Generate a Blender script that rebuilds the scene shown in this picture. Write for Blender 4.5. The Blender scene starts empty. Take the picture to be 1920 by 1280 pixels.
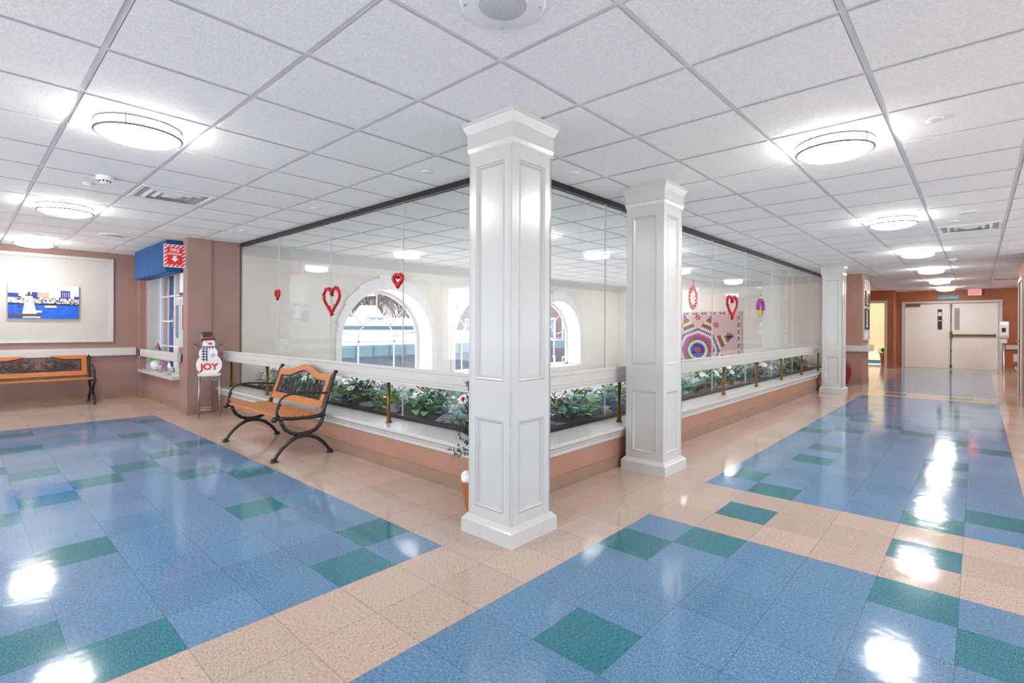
import bpy, bmesh, math, random
from mathutils import Vector, Matrix
PI = math.pi
random.seed(7)
scene = bpy.context.scene
C = scene.collection

# ------------------------------------------------------------------ camera
YAW, ROLL, FPX, CX, CY, CAMH = 0.7344, 0.0042, 953.62, 972.8, 614.03, 1.2077
H = 2.418                                   # ceiling height
fw = Vector((-math.sin(YAW), math.cos(YAW), 0)); rt = Vector((math.cos(YAW), math.sin(YAW), 0)); up = Vector((0, 0, 1))
r2 = rt*math.cos(ROLL) + up*math.sin(ROLL); u2 = -rt*math.sin(ROLL) + up*math.cos(ROLL)
cam = bpy.data.cameras.new('camera'); camo = bpy.data.objects.new('camera', cam); C.objects.link(camo)
camo.matrix_world = Matrix(((r2.x, u2.x, -fw.x, 0), (r2.y, u2.y, -fw.y, 0), (r2.z, u2.z, -fw.z, CAMH), (0, 0, 0, 1)))
cam.sensor_width = 36; cam.lens = FPX/1920*36; cam.shift_x = -(CX-960)/1920; cam.shift_y = (CY-640)/1920
cam.clip_start = .05; cam.clip_end = 300
scene.camera = camo

# ------------------------------------------------------------------ world and exposure
W = bpy.data.worlds.new('sky'); scene.world = W; W.use_nodes = True
nt = W.node_tree; nt.nodes.clear()
out = nt.nodes.new('ShaderNodeOutputWorld'); bg = nt.nodes.new('ShaderNodeBackground')
tc = nt.nodes.new('ShaderNodeTexCoord'); sp = nt.nodes.new('ShaderNodeSeparateXYZ'); cr = nt.nodes.new('ShaderNodeValToRGB')
nt.links.new(tc.outputs['Generated'], sp.inputs[0]); nt.links.new(sp.outputs['Z'], cr.inputs[0])
cr.color_ramp.elements[0].position = 0.0; cr.color_ramp.elements[0].color = (.93, .95, 1, 1)
cr.color_ramp.elements[1].position = .8; cr.color_ramp.elements[1].color = (.55, .75, 1, 1)
nt.links.new(cr.outputs[0], bg.inputs[0]); bg.inputs[1].default_value = SKY_STRENGTH = 1.6
nt.links.new(bg.outputs[0], out.inputs[0])
LAMP_STRENGTH = 20.0
sun = bpy.data.lights.new('sun', 'SUN'); sun.energy = 9; sun.angle = .02; sun.color = (1, .98, .95)
suno = bpy.data.objects.new('sun', sun); C.objects.link(suno); suno.rotation_euler = Vector((.80, -.22, -.58)).to_track_quat('-Z', 'Y').to_euler()
vs = scene.view_settings
vs.view_transform = 'Standard'; vs.look = 'None'; vs.gamma = 1; vs.use_curve_mapping = False
vs.exposure = 1.47

# ------------------------------------------------------------------ materials
def lin(c):
    return tuple(((v/255)/12.92 if v/255 <= .04045 else (((v/255)+.055)/1.055)**2.4) for v in c) + (1,)
def mat(name, rgb, rough=.5, metal=0, var=.06, scale=8, spec=.5, emit=0, bump=0, stretch=None):
    m = bpy.data.materials.new(name); m.use_nodes = True; n = m.node_tree; b = n.nodes['Principled BSDF']
    b.inputs['Roughness'].default_value = rough; b.inputs['Metallic'].default_value = metal
    b.inputs['Specular IOR Level'].default_value = spec
    c = lin(rgb); b.inputs['Base Color'].default_value = c
    if var or bump:
        t = n.nodes.new('ShaderNodeTexCoord'); nz = n.nodes.new('ShaderNodeTexNoise'); nz.inputs['Scale'].default_value = scale; nz.inputs['Detail'].default_value = 3
        src = t.outputs['Object']
        if stretch:
            mp = n.nodes.new('ShaderNodeMapping'); mp.inputs['Scale'].default_value = stretch; n.links.new(src, mp.inputs[0]); src = mp.outputs[0]
        n.links.new(src, nz.inputs['Vector'])
        r = n.nodes.new('ShaderNodeValToRGB'); n.links.new(nz.outputs['Fac'], r.inputs[0])
        r.color_ramp.elements[0].position = .3; r.color_ramp.elements[1].position = .7
        r.color_ramp.elements[0].color = tuple(max(0, v*(1-var*1.6)) for v in c[:3])+(1,); r.color_ramp.elements[1].color = tuple(min(1, v*(1+var)) for v in c[:3])+(1,)
        n.links.new(r.outputs[0], b.inputs['Base Color'])
        if bump:
            bp = n.nodes.new('ShaderNodeBump'); bp.inputs['Strength'].default_value = bump; bp.inputs['Distance'].default_value = .01
            n.links.new(nz.outputs['Fac'], bp.inputs['Height']); n.links.new(bp.outputs[0], b.inputs['Normal'])
    if emit:
        b.inputs['Emission Color'].default_value = c; b.inputs['Emission Strength'].default_value = emit
    return m
def glass_mat(name, tint=(1, 1, 1), f0=.045, rough=0.0):
    m = bpy.data.materials.new(name); m.use_nodes = True; n = m.node_tree; n.nodes.clear()
    o = n.nodes.new('ShaderNodeOutputMaterial'); mx = n.nodes.new('ShaderNodeMixShader')
    tr = n.nodes.new('ShaderNodeBsdfTransparent'); tr.inputs[0].default_value = tint+(1,)
    gl = n.nodes.new('ShaderNodeBsdfGlossy'); gl.inputs['Roughness'].default_value = rough
    g = n.nodes.new('ShaderNodeNewGeometry'); d = n.nodes.new('ShaderNodeVectorMath'); d.operation = 'DOT_PRODUCT'
    n.links.new(g.outputs['Normal'], d.inputs[0]); n.links.new(g.outputs['Incoming'], d.inputs[1])
    def mth(op, a, b=None):
        x = n.nodes.new('ShaderNodeMath'); x.operation = op
        for i, v in enumerate((a, b)):
            if v is None: continue
            if isinstance(v, (int, float)): x.inputs[i].default_value = v
            else: n.links.new(v, x.inputs[i])
        return x.outputs[0]
    k = mth('POWER', mth('SUBTRACT', 1, mth('ABSOLUTE', d.outputs['Value'])), 5)
    fac = mth('ADD', mth('MULTIPLY', k, .62-f0), f0)
    n.links.new(fac, mx.inputs[0]); n.links.new(tr.outputs[0], mx.inputs[1]); n.links.new(gl.outputs[0], mx.inputs[2])
    n.links.new(mx.outputs[0], o.inputs[0]); return m
T = .3048; FX, FY = -.973, 1.8073
def tile_mat(name, rgb, dark, light):
    m = bpy.data.materials.new(name); m.use_nodes = True; n = m.node_tree; b = n.nodes['Principled BSDF']
    def nd(t, **k):
        x = n.nodes.new(t)
        for a, v in k.items(): setattr(x, a, v)
        return x
    def mth(op, a, c=None):
        x = nd('ShaderNodeMath', operation=op)
        for i, v in enumerate((a, c)):
            if v is None: continue
            if isinstance(v, (int, float)): x.inputs[i].default_value = v
            else: n.links.new(v, x.inputs[i])
        return x.outputs[0]
    t = nd('ShaderNodeTexCoord'); mp = nd('ShaderNodeMapping'); n.links.new(t.outputs['Object'], mp.inputs[0])
    mp.inputs['Location'].default_value = (-FX/T, -FY/T, 0); mp.inputs['Scale'].default_value = (1/T, 1/T, 1)
    s = nd('ShaderNodeSeparateXYZ'); n.links.new(mp.outputs[0], s.inputs[0])
    fx = mth('FLOOR', s.outputs[0]); fy = mth('FLOOR', s.outputs[1])
    par = mth('MODULO', mth('ABSOLUTE', mth('ADD', fx, fy)), 2)
    def streak(sx, sy):
        q = nd('ShaderNodeMapping'); q.inputs['Scale'].default_value = (sx, sy, 1); n.links.new(mp.outputs[0], q.inputs[0])
        z = nd('ShaderNodeTexNoise'); z.inputs['Scale'].default_value = 1; z.inputs['Detail'].default_value = 2.5; z.inputs['Roughness'].default_value = .65
        n.links.new(q.outputs[0], z.inputs['Vector']); return z.outputs['Fac']
    mx = nd('ShaderNodeMix'); n.links.new(par, mx.inputs[0]); n.links.new(streak(22, 58), mx.inputs[2]); n.links.new(streak(58, 22), mx.inputs[3])
    r = nd('ShaderNodeValToRGB'); n.links.new(mx.outputs[0], r.inputs[0])
    e = r.color_ramp.elements; e[0].position = .33; e[0].color = lin(dark); e[1].position = .46; e[1].color = lin(rgb)
    a = e.new(.55); a.color = lin(rgb); a = e.new(.66); a.color = lin(light)
    wn = nd('ShaderNodeTexWhiteNoise', noise_dimensions='2D'); cb = nd('ShaderNodeCombineXYZ'); n.links.new(fx, cb.inputs[0]); n.links.new(fy, cb.inputs[1]); n.links.new(cb.outputs[0], wn.inputs[0])
    br = nd('ShaderNodeHueSaturation'); n.links.new(mth('ADD', mth('MULTIPLY', wn.outputs[0], .14), .93), br.inputs['Value']); n.links.new(r.outputs[0], br.inputs['Color'])
    def edge(v): f = mth('FRACT', v); return mth('MINIMUM', f, mth('SUBTRACT', 1, f))
    ln = mth('LESS_THAN', mth('MINIMUM', edge(s.outputs[0]), edge(s.outputs[1])), .0035)
    sm = nd('ShaderNodeMix', data_type='RGBA'); n.links.new(mth('MULTIPLY', ln, .6), sm.inputs[0]); n.links.new(br.outputs[0], sm.inputs[6]); sm.inputs[7].default_value = (.03, .03, .04, 1)
    n.links.new(sm.outputs[2], b.inputs['Base Color'])
    nz = nd('ShaderNodeTexNoise'); nz.inputs['Scale'].default_value = 2.2; nz.inputs['Detail'].default_value = 2; n.links.new(mp.outputs[0], nz.inputs['Vector'])
    bp = nd('ShaderNodeBump'); bp.inputs['Strength'].default_value = .05; bp.inputs['Distance'].default_value = .02; n.links.new(nz.outputs['Fac'], bp.inputs['Height']); n.links.new(bp.outputs[0], b.inputs['Normal'])
    b.inputs['Roughness'].default_value = .09; b.inputs['Specular IOR Level'].default_value = .42
    return m
M = {}
def mk(k, *a, **b): M[k] = mat(k, *a, **b)
M['tile_blue'] = tile_mat('tile_blue', (97, 134, 166), (62, 98, 148), (134, 166, 192))
M['tile_teal'] = tile_mat('tile_teal', (46, 118, 132), (22, 86, 106), (86, 150, 156))
M['tile_bounce'] = tile_mat('tile_bounce', (206, 212, 222), (180, 188, 200), (220, 226, 234))  # unseen atrium floor, made pale to bounce neutral light upward
M['tile_tan'] = tile_mat('tile_tan', (192, 168, 154), (154, 126, 110), (208, 192, 181))
mk('ceiling_tile', (245, 245, 243), .9, var=.07, scale=130, spec=.1, bump=.25)
mk('tile_edge_shade', (198, 196, 195), .9, var=.05)  # grey puts the shade between ceiling tiles into their side colour
mk('woods', (96, 80, 70), .95, var=.5, scale=.9)
mk('ceiling_tee', (236, 236, 238), .45, var=.02)
mk('white_paint', (196, 195, 192), .24, var=.02, scale=3)
mk('white_trim', (198, 196, 192), .4, var=.02, scale=4)
mk('panel_grey', (192, 190, 186), .7, var=.03, scale=2)
mk('cream_wall', (222, 219, 212), .75, var=.03, scale=2)
mk('mauve_cool_light', (152, 120, 112), .55, var=.04, scale=3)  # wall paint with the left hall's cool daylight put into its colour
mk('mauve_warm_light', (164, 122, 103), .55, var=.04, scale=3)  # same wall paint, tinted for the warmer light on knee walls and pier
mk('brown_wall', (160, 92, 58), .5, var=.05, scale=3)
mk('tan_base', (148, 118, 98), .45, var=.05, scale=4)
mk('black_metal', (24, 25, 30), .38, var=.2, scale=20, spec=.6)
mk('black_track', (22, 22, 28), .35, var=.1)
mk('brass', (104, 78, 42), .32, metal=.9, var=.15, scale=12)
mk('brass_dark', (120, 84, 44), .35, metal=.8, var=.15, scale=12)
mk('steel', (176, 172, 172), .3, metal=.85, var=.06)
mk('nickel', (104, 103, 102), .4, metal=.3, var=.03)
mk('oak', (186, 114, 54), .38, var=.16, scale=5, stretch=(2, 14, 14))
mk('oak_seat', (192, 120, 56), .38, var=.16, scale=5, stretch=(2, 14, 14))
mk('blue_fabric', (38, 84, 138), .9, var=.07, scale=60)
mk('curtain_blue', (22, 74, 168), .85, var=.15, scale=12)
mk('red', (206, 22, 34), .5, var=.05)
mk('tinsel', (196, 14, 26), .35, var=.35, scale=40)
mk('door_white', (230, 229, 225), .35, var=.02)
mk('dark_red', (112, 10, 24), .5, var=.2, scale=30)
mk('white_plain', (226, 226, 226), .5, var=.02)
mk('grey_plain', (150, 150, 152), .5, var=.05)
mk('dark_plain', (40, 38, 42), .5, var=.1)
mk('twig', (78, 56, 40), .8, var=.2, scale=20)
mk('leaf_blue', (140, 190, 196), .42, var=.3, scale=9)
mk('leaf_green', (124, 190, 112), .42, var=.3, scale=9)
mk('leaf_dark', (92, 152, 140), .42, var=.3, scale=9)
mk('leaf_pale', (216, 228, 222), .45, var=.3, scale=7)
mk('leaf_bright', (110, 176, 52), .42, var=.25, scale=9)
mk('petal', (252, 251, 248), .55, var=.04)
mk('soil', (62, 54, 50), .95, var=.4, scale=25, bump=.6)
mk('rock', (128, 132, 142), .85, var=.25, scale=9, bump=.5)
mk('snow', (214, 216, 222), .9, var=.03, scale=2)
mk('cotton', (244, 244, 246), .95, var=.03, scale=30)
mk('terracotta', (178, 108, 60), .6, var=.12, scale=8, stretch=(20, 20, 2))
mk('teal_metal', (84, 110, 114), .45, var=.06, scale=3)
mk('roof_teal', (66, 92, 98), .5, var=.06, scale=3)
mk('slate', (86, 92, 106), .7, var=.2, scale=4)
mk('bark', (92, 74, 66), .9, var=.25, scale=6)
mk('gold_leaf', (196, 156, 84), .8, var=.3, scale=4)
mk('ext_white', (190, 192, 196), .8, var=.03)
mk('ext_glass', (96, 122, 160), .2, var=.2, scale=2)
mk('sign_red', (214, 26, 36), .45, var=.02)
mk('sign_teal', (70, 160, 178), .45, var=.03)
mk('teal_base', (40, 88, 92), .5)
mk('exit_red', (255, 60, 70), .5, var=0, emit=1.6)
mk('yellow_light', (232, 218, 188), .7, var=.02)
mk('purple', (104, 40, 120), .6, var=.1)
mk('pine', (36, 78, 40), .7, var=.35, scale=20)
mk('lime', (112, 200, 50), .7, var=.1)
mk('pink', (232, 60, 96), .6, var=.1)
M['lamp'] = mat('lamp', (255, 252, 248), .4, var=0, emit=LAMP_STRENGTH)
M['glass'] = glass_mat('glass', (.985, .99, .99), .05)
M['window_glass'] = glass_mat('window_glass', (.97, .985, 1), .04)
def brick_mat(name, a, b, mortar, s):
    m = bpy.data.materials.new(name); m.use_nodes = True; n = m.node_tree; p = n.nodes['Principled BSDF']
    t = n.nodes.new('ShaderNodeTexCoord'); mp = n.nodes.new('ShaderNodeMapping'); mp.inputs['Rotation'].default_value = (PI/2, 0, PI/2)
    k = n.nodes.new('ShaderNodeTexBrick'); k.inputs['Scale'].default_value = s
    k.inputs['Color1'].default_value = lin(a); k.inputs['Color2'].default_value = lin(b); k.inputs['Mortar'].default_value = lin(mortar)
    sx = n.nodes.new('ShaderNodeSeparateXYZ'); cb = n.nodes.new('ShaderNodeCombineXYZ'); ad = n.nodes.new('ShaderNodeMath')
    n.links.new(t.outputs['Object'], sx.inputs[0]); n.links.new(sx.outputs[0], ad.inputs[0]); n.links.new(sx.outputs[1], ad.inputs[1])
    n.links.new(ad.outputs[0], cb.inputs[0]); n.links.new(sx.outputs[2], cb.inputs[1]); n.links.new(cb.outputs[0], k.inputs['Vector'])
    n.links.new(k.outputs['Color'], p.inputs['Base Color']); p.inputs['Roughness'].default_value = .85; return m
M['brick'] = brick_mat('brick', (112, 66, 60), (88, 56, 56), (150, 140, 136), 3)

# ------------------------------------------------------------------ mesh helpers
class MB:
    def __init__(s): s.v = []; s.f = []; s.m = []; s.mi = 0; s.sm = []; s.smooth = False
    def add(s, vs, fs):
        o = len(s.v); s.v += [tuple(p) for p in vs]
        for f in fs: s.f.append(tuple(i+o for i in f)); s.m.append(s.mi); s.sm.append(s.smooth)
        return s
    def box(s, x0, x1, y0, y1, z0, z1):
        x0, x1 = sorted((x0, x1)); y0, y1 = sorted((y0, y1)); z0, z1 = sorted((z0, z1))
        return s.add([(x0,y0,z0),(x1,y0,z0),(x1,y1,z0),(x0,y1,z0),(x0,y0,z1),(x1,y0,z1),(x1,y1,z1),(x0,y1,z1)],
              [(3,2,1,0),(4,5,6,7),(0,1,5,4),(1,2,6,5),(2,3,7,6),(3,0,4,7)])
    def frus(s, a, b, z0, z1):      # a,b = (x0,x1,y0,y1) at z0 and z1
        return s.add([(a[0],a[2],z0),(a[1],a[2],z0),(a[1],a[3],z0),(a[0],a[3],z0),(b[0],b[2],z1),(b[1],b[2],z1),(b[1],b[3],z1),(b[0],b[3],z1)],
              [(3,2,1,0),(4,5,6,7),(0,1,5,4),(1,2,6,5),(2,3,7,6),(3,0,4,7)])
    def quad(s, a, b, c, d): return s.add([a,b,c,d], [(0,1,2,3)])
    def poly(s, pts): return s.add(pts, [tuple(range(len(pts)))])
    def prism(s, pts, d):           # planar polygon swept by vector d
        n = len(pts); d = Vector(d); q = [tuple(Vector(p)+d) for p in pts]
        return s.add(list(pts)+q, [tuple(range(n))[::-1], tuple(range(n, 2*n))]+[(i, (i+1) % n, n+(i+1) % n, n+i) for i in range(n)])
    def tube(s, path, r, k=8, cap=True, flat=None):
        P = [Vector(p) for p in path]; n = len(P)
        R = r if isinstance(r, (list, tuple)) else [r]*n
        vs = []; prev = None
        for i in range(n):
            t = (P[min(i+1, n-1)]-P[max(i-1, 0)])
            t = t.normalized() if t.length > 1e-9 else Vector((0, 0, 1))
            if prev is None:
                a = Vector((0, 0, 1)) if abs(t.z) < .9 else Vector((1, 0, 0)); u = (a-t*a.dot(t)).normalized()
            else:
                u = prev-t*prev.dot(t); u = u.normalized() if u.length > 1e-6 else prev
            prev = u; w = t.cross(u)
            for j in range(k):
                an = 2*PI*j/k; vs.append(tuple(P[i]+(u*math.cos(an)+w*math.sin(an)*(flat or 1))*R[i]))
        fs = [(i*k+j, i*k+(j+1) % k, (i+1)*k+(j+1) % k, (i+1)*k+j) for i in range(n-1) for j in range(k)]
        if cap: fs += [tuple(range(k))[::-1], tuple(range((n-1)*k, n*k))]
        o = s.smooth; s.smooth = k > 5; s.add(vs, fs); s.smooth = o; return s
    def lathe(s, prof, c=(0, 0, 0), k=24, a0=0, smooth=True):
        n = len(prof); vs = [(c[0]+r*math.cos(2*PI*j/k+a0), c[1]+r*math.sin(2*PI*j/k+a0), c[2]+z) for r, z in prof for j in range(k)]
        fs = [(i*k+j, i*k+(j+1) % k, (i+1)*k+(j+1) % k, (i+1)*k+j) for i in range(n-1) for j in range(k)]
        if prof[0][0] > 1e-5: fs.append(tuple(range(k))[::-1])
        if prof[-1][0] > 1e-5: fs.append(tuple(range((n-1)*k, n*k)))
        o = s.smooth; s.smooth = smooth; s.add(vs, fs); s.smooth = o; return s
    def ball(s, c, r, k=10, sq=(1, 1, 1)):
        pr = [(math.sin(PI*i/(k//2+2)), -math.cos(PI*i/(k//2+2))) for i in range(k//2+3)]
        n0 = len(s.v); s.lathe([(max(p[0], 1e-6)*r, p[1]*r) for p in pr], (0, 0, 0), k)
        for i in range(n0, len(s.v)):
            p = s.v[i]; s.v[i] = (c[0]+p[0]*sq[0], c[1]+p[1]*sq[1], c[2]+p[2]*sq[2])
        return s
    def leaf(s, b, yaw, pitch, L, w, droop=.5, n=4, fold=.25):
        # strip leaf, starts at b heading (yaw,pitch), bending down
        p = Vector(b); vs = []; st = L/n
        for i in range(n+1):
            t = i/n; ww = w*math.sin(PI*min(1, t*.92+.06))**.8*.5
            sd = Vector((-math.sin(yaw), math.cos(yaw), 0))
            up_ = Vector((-math.cos(yaw)*math.sin(pitch), -math.sin(yaw)*math.sin(pitch), math.cos(pitch)))
            vs += [tuple(p-sd*ww+up_*ww*fold), tuple(p), tuple(p+sd*ww+up_*ww*fold)]
            p = p+Vector((math.cos(yaw)*math.cos(pitch), math.sin(yaw)*math.cos(pitch), math.sin(pitch)))*st
            pitch -= droop/n*2
        fs = []
        for i in range(n):
            a = i*3; fs += [(a, a+1, a+4, a+3), (a+1, a+2, a+5, a+4)]
        o = s.smooth; s.smooth = True; s.add(vs, fs); s.smooth = o; return s
    def xf(s, mtx, i0=0):
        for i in range(i0, len(s.v)): s.v[i] = tuple(mtx @ Vector(s.v[i]))
        return s
    def build(s, name, m, parent=None, bevel=0):
        me = bpy.data.meshes.new(name); me.from_pydata(s.v, [], s.f)
        ml = m if isinstance(m, (list, tuple)) else [m]
        for x in ml: me.materials.append(M[x] if isinstance(x, str) else x)
        me.polygons.foreach_set('material_index', s.m); me.polygons.foreach_set('use_smooth', s.sm); me.update()
        o = bpy.data.objects.new(name, me); C.objects.link(o)
        if parent: o.parent = parent
        if bevel:
            b = o.modifiers.new('bevel', 'BEVEL'); b.width = bevel; b.segments = 2; b.limit_method = 'ANGLE'; b.angle_limit = .6
        return o
def tag(o, label, cat, group=None, kind=None):
    o['label'] = label; o['category'] = cat
    if group: o['group'] = group
    if kind: o['kind'] = kind
    return o
def thing(name, label, cat, loc=(0, 0, 0), rz=0, group=None):
    o = bpy.data.objects.new(name, None); C.objects.link(o); o.location = loc; o.rotation_euler = (0, 0, rz); o.empty_display_size = .1
    return tag(o, label, cat, group)
def struct(o): o['kind'] = 'structure'; return o
def copy_tree(o, parent=None):
    c = o.copy(); C.objects.link(c); c.parent = parent
    for ch in list(o.children): copy_tree(ch, c)
    return c
def dup(o, loc, rz, label, group=None):
    c = copy_tree(o); c.location = loc; c.rotation_euler = (0, 0, rz); c['label'] = label
    if group: c['group'] = group
    return c
def text(body, size, mtx, parent, name, m, depth=.002, bold=0):
    cu = bpy.data.curves.new(name, 'FONT'); cu.body = body; cu.size = size; cu.extrude = depth; cu.align_x = 'CENTER'; cu.align_y = 'CENTER'; cu.offset = bold
    o = bpy.data.objects.new(name, cu); C.objects.link(o); bpy.context.view_layer.update()
    me = bpy.data.meshes.new_from_object(o); bpy.data.objects.remove(o); bpy.data.curves.remove(cu)
    me.transform(mtx); me.materials.clear(); me.materials.append(M[m])
    n = bpy.data.objects.new(name, me); C.objects.link(n); n.parent = parent; return n
FACE_NEGY = Matrix.Rotation(PI/2, 4, 'X')                       # text plane facing -Y
FACE_POSX = Matrix.Rotation(PI/2, 4, 'Z') @ FACE_NEGY            # text plane facing +X

# ------------------------------------------------------------------ floor and ceiling
TEAL = {(-2,2),(-1,3),(-1,-1),(2,3),(3,2),(2,-1),(-1,5),(2,5),(-1,7),(-2,8),(2,7),(3,8),(-1,11),(-1,13),(2,11),(2,13),(3,16),(2,17),(-2,16),(-1,17),
        (-2,21),(-1,20),(1,18),(0,19),(2,20),(3,21),(-1,24),(2,24),(-1,26),(2,26),(-2,29),(3,29),(-1,30),(2,30),(-1,32),(2,32),(-1,34),(2,34),(3,36),(-2,36),(0,40),(1,41),(-1,45),(2,45),
        (-6,-6),(-5,-5),(-9,-5),(-9,-2),(-6,-1),(-5,-2),(-13,-5),(-12,-6),(-14,-4),(-15,-3),(-16,-5),(-17,-6),(-13,-2),(-12,-1),(-17,-1),(-16,-2),(-20,-2),(-23,-1),(-24,-2),(-20,-5),(-23,-5),(-24,-6),(-1,-5),(2,-5)}
fl = MB()
for i in range(-33, 19):
    for j in range(-17, 63):
        blue = (-24 <= i <= -5 and -7 <= j <= -1) or (-2 <= i <= 3 and (-12 <= j <= 3 or 7 <= j <= 30 or 34 <= j <= 56))
        fl.mi = 1 if (i, j) in TEAL else (0 if blue else (3 if -23 <= i <= -6 and 4 <= j <= 37 else 2))
        x, y = FX+i*T, FY+j*T
        fl.quad((x, y, 0), (x+T, y, 0), (x+T, y+T, 0), (x, y+T, 0))
fl.mi = 2; fl.box(FX-33*T, FX+19*T, FY-17*T, FY+63*T, -.12, -.004)
struct(fl.build('floor', ['tile_blue', 'tile_teal', 'tile_tan', 'tile_bounce']))
XE, YS, YF = 4.4, -3.2, 20.4
GX, GY, G = -.9957, 1.6503, .6096
cb_ = MB(); cb_.box(-10.9, XE+.1, YS-.1, 21.9, H+.012, H+.12)
for i in range(-16, 9):
    for j in range(-8, 33):
        x0, x1, y0, y1 = max(-10.7, GX+i*G), min(XE, GX+(i+1)*G), max(YS, GY+j*G), min(21.9, GY+(j+1)*G)
        if x1-x0 < .03 or y1-y0 < .03 or (i, j) in ((-8, -1), (1, 10), (2, 24)): continue
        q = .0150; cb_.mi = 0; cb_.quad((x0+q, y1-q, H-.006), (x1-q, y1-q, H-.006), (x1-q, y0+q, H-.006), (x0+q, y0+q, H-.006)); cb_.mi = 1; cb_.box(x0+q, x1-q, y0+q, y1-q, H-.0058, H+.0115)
struct(cb_.build('ceiling', ['ceiling_tile', 'tile_edge_shade']))
te = MB()
for k in range(-16, 9): te.box(GX+k*G-.0125, GX+k*G+.0125, YS, 20.4, H+.001, H+.0115)
for k in range(-8, 31): te.box(-10.7, XE, GY+k*G-.012, GY+k*G+.012, H+.0012, H+.0114)
struct(te.build('trim_1', 'ceiling_tee'))

# ------------------------------------------------------------------ walls
def wall(name, m, *boxes):
    b = MB()
    for x in boxes: b.box(*x)
    return struct(b.build(name, m))
wall('wall_left', 'mauve_cool_light', (-10.85, -10.7, YS, 2.16, 0, H))
wall('wall_window', 'mauve_cool_light', (-10.85, -10.42, 2.16, 2.6, 0, H), (-8.55, -8.13, 2.16, 2.6, 0, H), (-10.42, -8.55, 2.16, 2.6, 0, .45), (-10.42, -8.55, 2.16, 2.6, 2.1, H), (-10.7, -10.5, 2.085, 2.16, 0, H))
wall('wall_pier', 'mauve_cool_light', (-8.13, -7.93, 2.10, 2.39, 0, H), (-8.13, -7.96, 2.39, 2.765, 0, H))
wall('wall_knee_left', 'mauve_warm_light', (-7.96, -2.33, 2.51, 2.80, 0, .30))
wall('wall_knee_right', 'mauve_warm_light', (-2.61, -2.33, 2.80, 13.15, 0, .30))
wall('wall_far_pier', 'mauve_warm_light', (-2.6, -1.86, 13.15, 14.0, 0, H))
wall('wall_far', 'brown_wall', (-1.93, -1.80, 20.4, 20.55, 0, H), (-1.80, .50, 20.4, 20.55, 2.06, H), (.50, 1.9, 20.4, 20.55, 0, H),
     (-2.13, -1.93, 19.4, 20.55, 0, H), (-3.05, -2.13, 19.4, 19.5, 2.05, H), (-3.3, -3.05, 19.4, 19.5, 0, H))
wall('wall_side_room', 'yellow_light', (-3.4, -1.8, 21.6, 21.7, 0, H), (-3.4, -3.3, 19.5, 21.6, 0, H), (-2.128, -1.9, 20.56, 21.6, 0, H))
wall('wall_far_left', 'brown_wall', (-3.3, -3.2, 14.0, 19.4, 0, H), (-3.3, -2.6, 13.6, 14.0, 0, H))
wall('wall_right', 'brown_wall', (.57, .70, 11.2, 12.35, 0, H), (.57, .70, 12.35, 13.35, 2.10, H), (.57, .66, 13.35, 13.5, 0, H))
wall('wall_alcove', 'brown_wall', (1.75, 1.9, 13.4, 20.4, 0, H), (.66, 1.9, 13.35, 13.5, 0, H))
# unseen sides of the lobby: walls of big windows
def window_wall(name, ax, p, a0, a1, n):
    b = MB(); w = (a1-a0)/n
    def bx(u0, u1, z0, z1):
        if ax == 'y': b.box(u0, u1, p, p+.15, z0, z1)
        else: b.box(p, p+.15, u0, u1, z0, z1)
    bx(a0, a1, 0, .35); bx(a0, a1, 2.25, H)
    for k in range(n+1): bx(a0+k*w-.08, a0+k*w+.08, .35, 2.25)
    return struct(b.build(name, 'white_trim'))
window_wall('wall_rear', 'y', YS-.15, -10.7, XE, 8)
window_wall('wall_east', 'x', XE, YS, 11.2, 7)
wall('wall_east_return', 'cream_wall', (.57, XE+.15, 11.2, 11.35, 0, H))
# arched atrium wall
ARC = [5.30, 7.80, 10.30]; R_ = .95; SPR = .935; WX, WT, ZB = -7.96, .45, .22
aw = MB(); N = 28
def wq(y0, y1, z00, z01, z10, z11):       # strip between lower edge (z00->z10) and upper (z01->z11)
    for x, fl_ in ((WX, 0), (WX-WT, 1)):
        q = [(x, y0, z00), (x, y1, z10), (x, y1, z11), (x, y0, z01)]
        aw.poly(q if not fl_ else q[::-1])
ys = 2.80
for c in ARC:
    wq(ys, c-R_, 0, H, 0, H)
    wq(c-R_, c+R_, 0, ZB, 0, ZB)
    aw.quad((WX, c-R_, ZB), (WX, c+R_, ZB), (WX-WT, c+R_, ZB), (WX-WT, c-R_, ZB))
    pts = [(c-R_, ZB)]+[(c-R_*math.cos(PI*i/N), SPR+R_*math.sin(PI*i/N)) for i in range(N+1)]+[(c+R_, ZB)]
    for (a, za), (b, zb) in zip(pts[:-1], pts[1:]):
        if abs(a-b) > 1e-6: wq(a, b, za, H, zb, H)
        aw.mi = 1; aw.quad((WX, a, za), (WX-WT, a, za), (WX-WT, b, zb), (WX, b, zb)); aw.mi = 0
    ys = c+R_
wq(ys, 13.35, 0, H, 0, H)
aw.quad((WX, 2.8, 0), (WX, 2.8, H), (WX-WT, 2.8, H), (WX-WT, 2.8, 0))
struct(aw.build('wall_atrium_left', ['cream_wall', 'white_plain']))
wall('wall_atrium_back', 'cream_wall', (-8.41, -2.6, 13.2, 13.35, 0, H))
cr_ = MB()
cp = [(0, 2.25), (.02, 2.25), (.03, 2.29), (.07, 2.35), (.10, 2.40), (.10, H-.001), (0, H-.001)]
cr_.prism([(WX+d, 2.80, z) for d, z in cp], (0, 10.4, 0)); cr_.prism([(WX, 13.2-d, z) for d, z in cp][::-1], (5.35, 0, 0))
struct(cr_.build('trim_2', 'white_trim'))
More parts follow.
